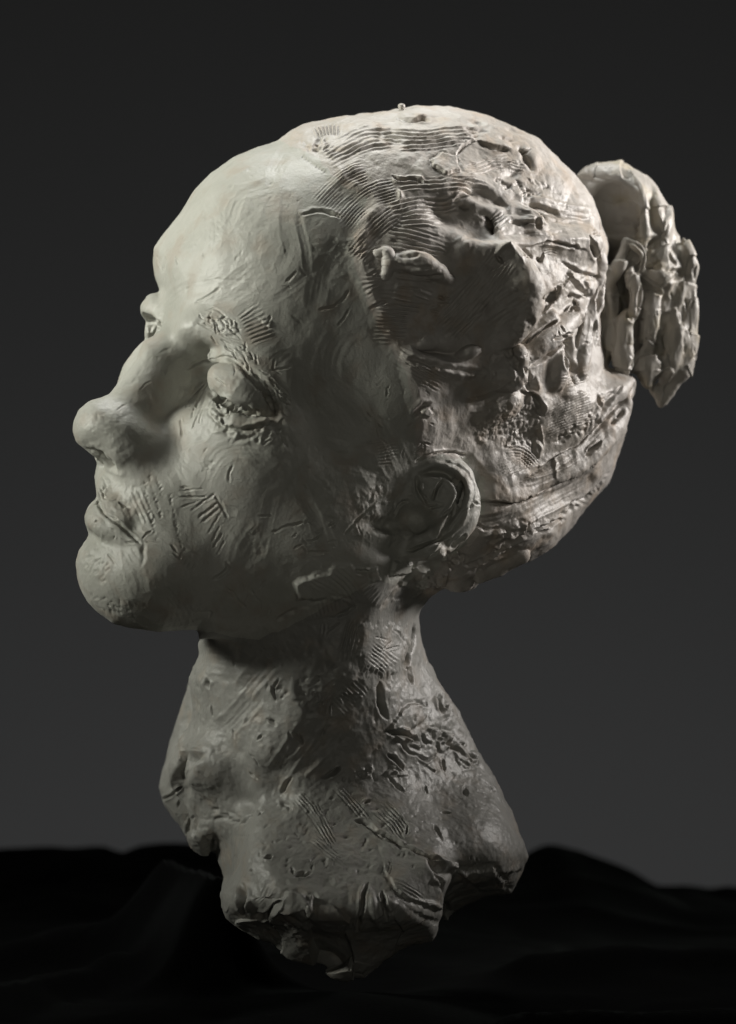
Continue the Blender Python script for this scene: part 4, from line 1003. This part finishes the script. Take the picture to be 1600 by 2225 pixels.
for p, W_ in (([(575,1100),(600,1250),(500,1450),(480,1750)],30), ([(760,1250),(730,1600)],30), ([(1065,1100),(1065,1600)],26), ([(900,1350),(960,1150),(1050,1060)],30), ([(860,1700),(900,1400)],40), ([(760,300),(840,520),(860,700)],36), ([(300,250),(480,300),(600,450)],40), ([(700,350),(740,600)],30)):
    drag(kK(p), W_, 2.2, 6, 1.1, 0.4)
comb(kK([(560,180),(620,330),(650,460)]), 20, 5, 0.9); dent(*kK([(965,780)])[0], 7, 9, 1.4, 60); pits(kK([(300,120),(560,120),(640,400),(560,420),(420,280)]), 20, (1.6, 3), 3, 60)
cracks(kK([(600,1100),(1100,1000),(1100,1800),(500,1850)]), 14, (8, 24), (1.6, 2.6), (2, 5), 70, 30)
db = 0.6 * DSP + 2.6 * fbm(Vb, 50, 2, 61) + 1.0 * fbm(Vb * np.array([1.6, 0.5, 1.0]), 16, 2, 63) + 0.3 * fbm(Vb, 7, 2, 64) + 0.28 * cells(Vb[:, 0], Vb[:, 1], Vb[:, 2], 60, 0.30, 15)
Vb = smooth(Vb + Nb * db[:, None], Qb, 2, 0.4)
Vbw = to_world(Vb); Nbw = world_normals(Vbw, Qb)
Cb = Vb[Qb].mean(1)
LOBES = [((1362, 448, -215), (98, 98, 110)), ((1345, 580, -84), (20, 50, 30)), ((1366, 700, -78), (30, 112, 36)), ((1432, 603, -124), (36, 26, 40)), ((1414, 696, -126), (26, 66, 40)),
         ((1408, 786, -134), (36, 34, 40)), ((1478, 640, -156), (28, 54, 44)), ((1462, 752, -160), (30, 80, 44)), ((1506, 710, -178), (24, 120, 44)), ((1496, 555, -174), (24, 44, 40)), ((1324, 650, -92), (20, 36, 26))]
dist_l = np.stack([(np.sqrt((((Cb - np.array(c)) / np.array(r)) ** 2).sum(1)) - 1) * min(r) for c, r in LOBES], 1)
lb = dist_l.argmin(1)
def components(F):
    u, iv = np.unique(F.ravel(), return_inverse=True); f = iv.reshape(-1, 4)
    l = np.arange(len(u))
    while True:
        m = l[f].min(1); n_ = l.copy(); np.minimum.at(n_, f.ravel(), np.repeat(m, 4)); n_ = n_[n_]
        if (n_ == l).all(): return l[f[:, 0]]
        l = n_
for k in range(1, len(LOBES)):
    w_ = np.nonzero(lb == k)[0]
    if len(w_):
        cc = components(Qb[w_]); vals, cnt = np.unique(cc, return_counts=True)
        lb[w_[cc != vals[cnt.argmax()]]] = 0
bun = add('hair_bun', mesh_from('hair_bun', Vbw, Nbw, Qb[lb == 0], M_BUN), bust)
for k in range(1, len(LOBES)):
    f = Qb[lb == k]
    if len(f) > 50: add('clay_coil', mesh_from('clay_coil', Vbw, Nbw, f, M_BUN), bun)

# the little ball stuck on the crown
gb = Grid((850, 212, -60), (902, 262, 140), 1.6)
gb.ell((873, 231, 40), (8, 7, 8), 3); gb.chain([(874, 238, 40), (880, 246, 40)], [3.5, 6], 4)
Vp, Qp = surface(gb); Vp = Vp + normals(Vp, Qp) * (0.8 * fbm(Vp, 6, 2, 3))[:, None]
Vpw = to_world(Vp)
add('clay_crumb', mesh_from('clay_crumb', Vpw, world_normals(Vpw, Qp), Qp, M_HAIR), bust)

# ------------------------------------------------------------------ cloth and backdrop
m, nt, bs = new_mat('black_velvet')
bs.inputs['Base Color'].default_value = (0.0006, 0.0006, 0.0006, 1); bs.inputs['Roughness'].default_value = 0.95
bs.inputs['Specular IOR Level'].default_value = 0.02
bs.inputs['Sheen Weight'].default_value = 0.022; bs.inputs['Sheen Roughness'].default_value = 0.35; bs.inputs['Sheen Tint'].default_value = (0.8, 0.9, 0.9, 1)
nz = nt.nodes.new('ShaderNodeTexNoise'); nz.inputs['Scale'].default_value = 700
bp = nt.nodes.new('ShaderNodeBump'); bp.inputs['Strength'].default_value = 0.4; bp.inputs['Distance'].default_value = 0.0006
nt.links.new(nz.outputs['Fac'], bp.inputs['Height']); nt.links.new(bp.outputs['Normal'], bs.inputs['Normal'])
M_CLOTH = m
nx, ny = 320, 230
X, Y = np.meshgrid(np.linspace(-0.75, 0.75, nx), np.linspace(-0.60, 0.50, ny), indexing='ij')
edge_x = np.array([0,90,180,225,262,300,350,400,460,600,900,1150,1180,1212,1260,1330,1400,1440,1500,1560,1600]); edge_y = np.array([1860,1855,1847,1850,1868,1852,1846,1846,1860,1880,1890,1872,1850,1843,1855,1882,1915,1937,1938,1945,1938])
YE = 0.42; de = DIST + YE
ex = (edge_x - CX) * de / FPX; ez = CAM_H - (edge_y - CY) * de / FPX
P2 = np.stack([X.ravel(), Y.ravel(), np.zeros(X.size)], 1)
crest = np.interp(X + 0.05 * (Y - YE), ex, ez)
low = -0.012 + 0.010 * fbm(P2, 0.22, 2, 70).reshape(X.shape)
def fold(x, y, h, w):
    """a soft fold along the polyline"""
    best = np.full(X.shape, 9.0)
    for (ax, ay), (bx, by) in zip(zip(x[:-1], y[:-1]), zip(x[1:], y[1:])):
        vx, vy = bx - ax, by - ay; t = np.clip(((X - ax) * vx + (Y - ay) * vy) / (vx * vx + vy * vy), 0, 1)
        best = np.minimum(best, np.hypot(X - ax - t * vx, Y - ay - t * vy))
    return h / (1 + (best / w) ** 2) ** 1.5
Zc = low + (crest - low) * np.exp(-np.clip(YE - Y, 0, 9) ** 2 / 0.10 ** 2)
Zc += fold((-0.088, -0.076, -0.060), (0.13, 0.10, 0.03), 0.044, 0.020)
Zc += fold((-0.17, -0.13, -0.10, -0.06), (0.10, 0.16, 0.12, 0.0), 0.012, 0.018)
Zc += fold((-0.16, -0.14, -0.11), (-0.10, 0.0, 0.06), 0.012, 0.012)
Zc += fold((-0.2, -0.12, -0.05, 0.0), (-0.20, -0.19, -0.23, -0.30), 0.014, 0.012)
Zc += fold((0.02, 0.06, 0.12, 0.2), (-0.20, -0.12, -0.09, -0.09), 0.012, 0.010)
Zc += fold((0.05, 0.10, 0.17, 0.25), (-0.30, -0.24, -0.22, -0.24), 0.012, 0.010)
Zc += fold((0.07, 0.12, 0.25), (0.06, 0.10, 0.13), 0.012, 0.014)
Zc += 0.004 * (0.4 - np.abs(fbm(P2 + 0.02 * np.stack([noise(P2, 0.06, 81), noise(P2, 0.06, 82), 0 * X.ravel()], 1), 0.07, 3, 77))).reshape(X.shape)
near = np.exp(-((X + 0.008) ** 2 + (Y + 0.062) ** 2) / 0.05 ** 2); Zc = Zc * (1 - near) + near * (-0.001)
drop = np.clip(Y - YE - 0.03, 0, 9); Zc -= 6.0 * drop
vt = np.stack([X.ravel(), Y.ravel(), Zc.ravel()], 1)
I = np.arange(nx * ny).reshape(nx, ny)
q = np.stack([I[:-1, :-1], I[1:, :-1], I[1:, 1:], I[:-1, 1:]], 2).reshape(-1, 4)
me = bpy.data.meshes.new('velvet_cloth'); me.from_pydata(vt.tolist(), [], q.tolist()); me.polygons.foreach_set('use_smooth', np.ones(len(q), bool)); me.materials.append(M_CLOTH)
cloth = add('velvet_cloth', me)
cloth['label'] = 'black velvet cloth lying in loose folds under the clay bust'; cloth['category'] = 'cloth'

m, nt, bs = new_mat('backdrop_paper')
bs.inputs['Roughness'].default_value = 0.95; bs.inputs['Specular IOR Level'].default_value = 0.05
nz = nt.nodes.new('ShaderNodeTexNoise'); nz.inputs['Scale'].default_value = 3; nz.inputs['Detail'].default_value = 3
cr = nt.nodes.new('ShaderNodeValToRGB'); cr.color_ramp.elements[0].color = (0.066, 0.066, 0.065, 1); cr.color_ramp.elements[1].color = (0.078, 0.078, 0.078, 1)
nt.links.new(nz.outputs['Fac'], cr.inputs['Fac']); nt.links.new(cr.outputs['Color'], bs.inputs['Base Color'])
ys = np.linspace(0, 1, 24); prof = [(1.6, z) for z in np.linspace(2.2, -0.5, 20)] + [(1.6 - 0.3 * (1 - math.cos(a)), -0.5 - 0.3 * math.sin(a)) for a in np.linspace(0.1, math.pi / 2, 10)] + [(-1.0, -0.8)]
xs = np.linspace(-2.2, 2.2, 24)
vt = [(x, y, z) for x in xs for y, z in prof]; n = len(prof)
q = [(i * n + j, (i + 1) * n + j, (i + 1) * n + j + 1, i * n + j + 1) for i in range(len(xs) - 1) for j in range(n - 1)]
me = bpy.data.meshes.new('backdrop'); me.from_pydata(vt, [], q); me.polygons.foreach_set('use_smooth', np.ones(len(q), bool)); me.materials.append(m)
bd = add('backdrop', me); bd['kind'] = 'structure'; bd['label'] = 'plain dark grey studio backdrop'
print('done', time.time() - T0)
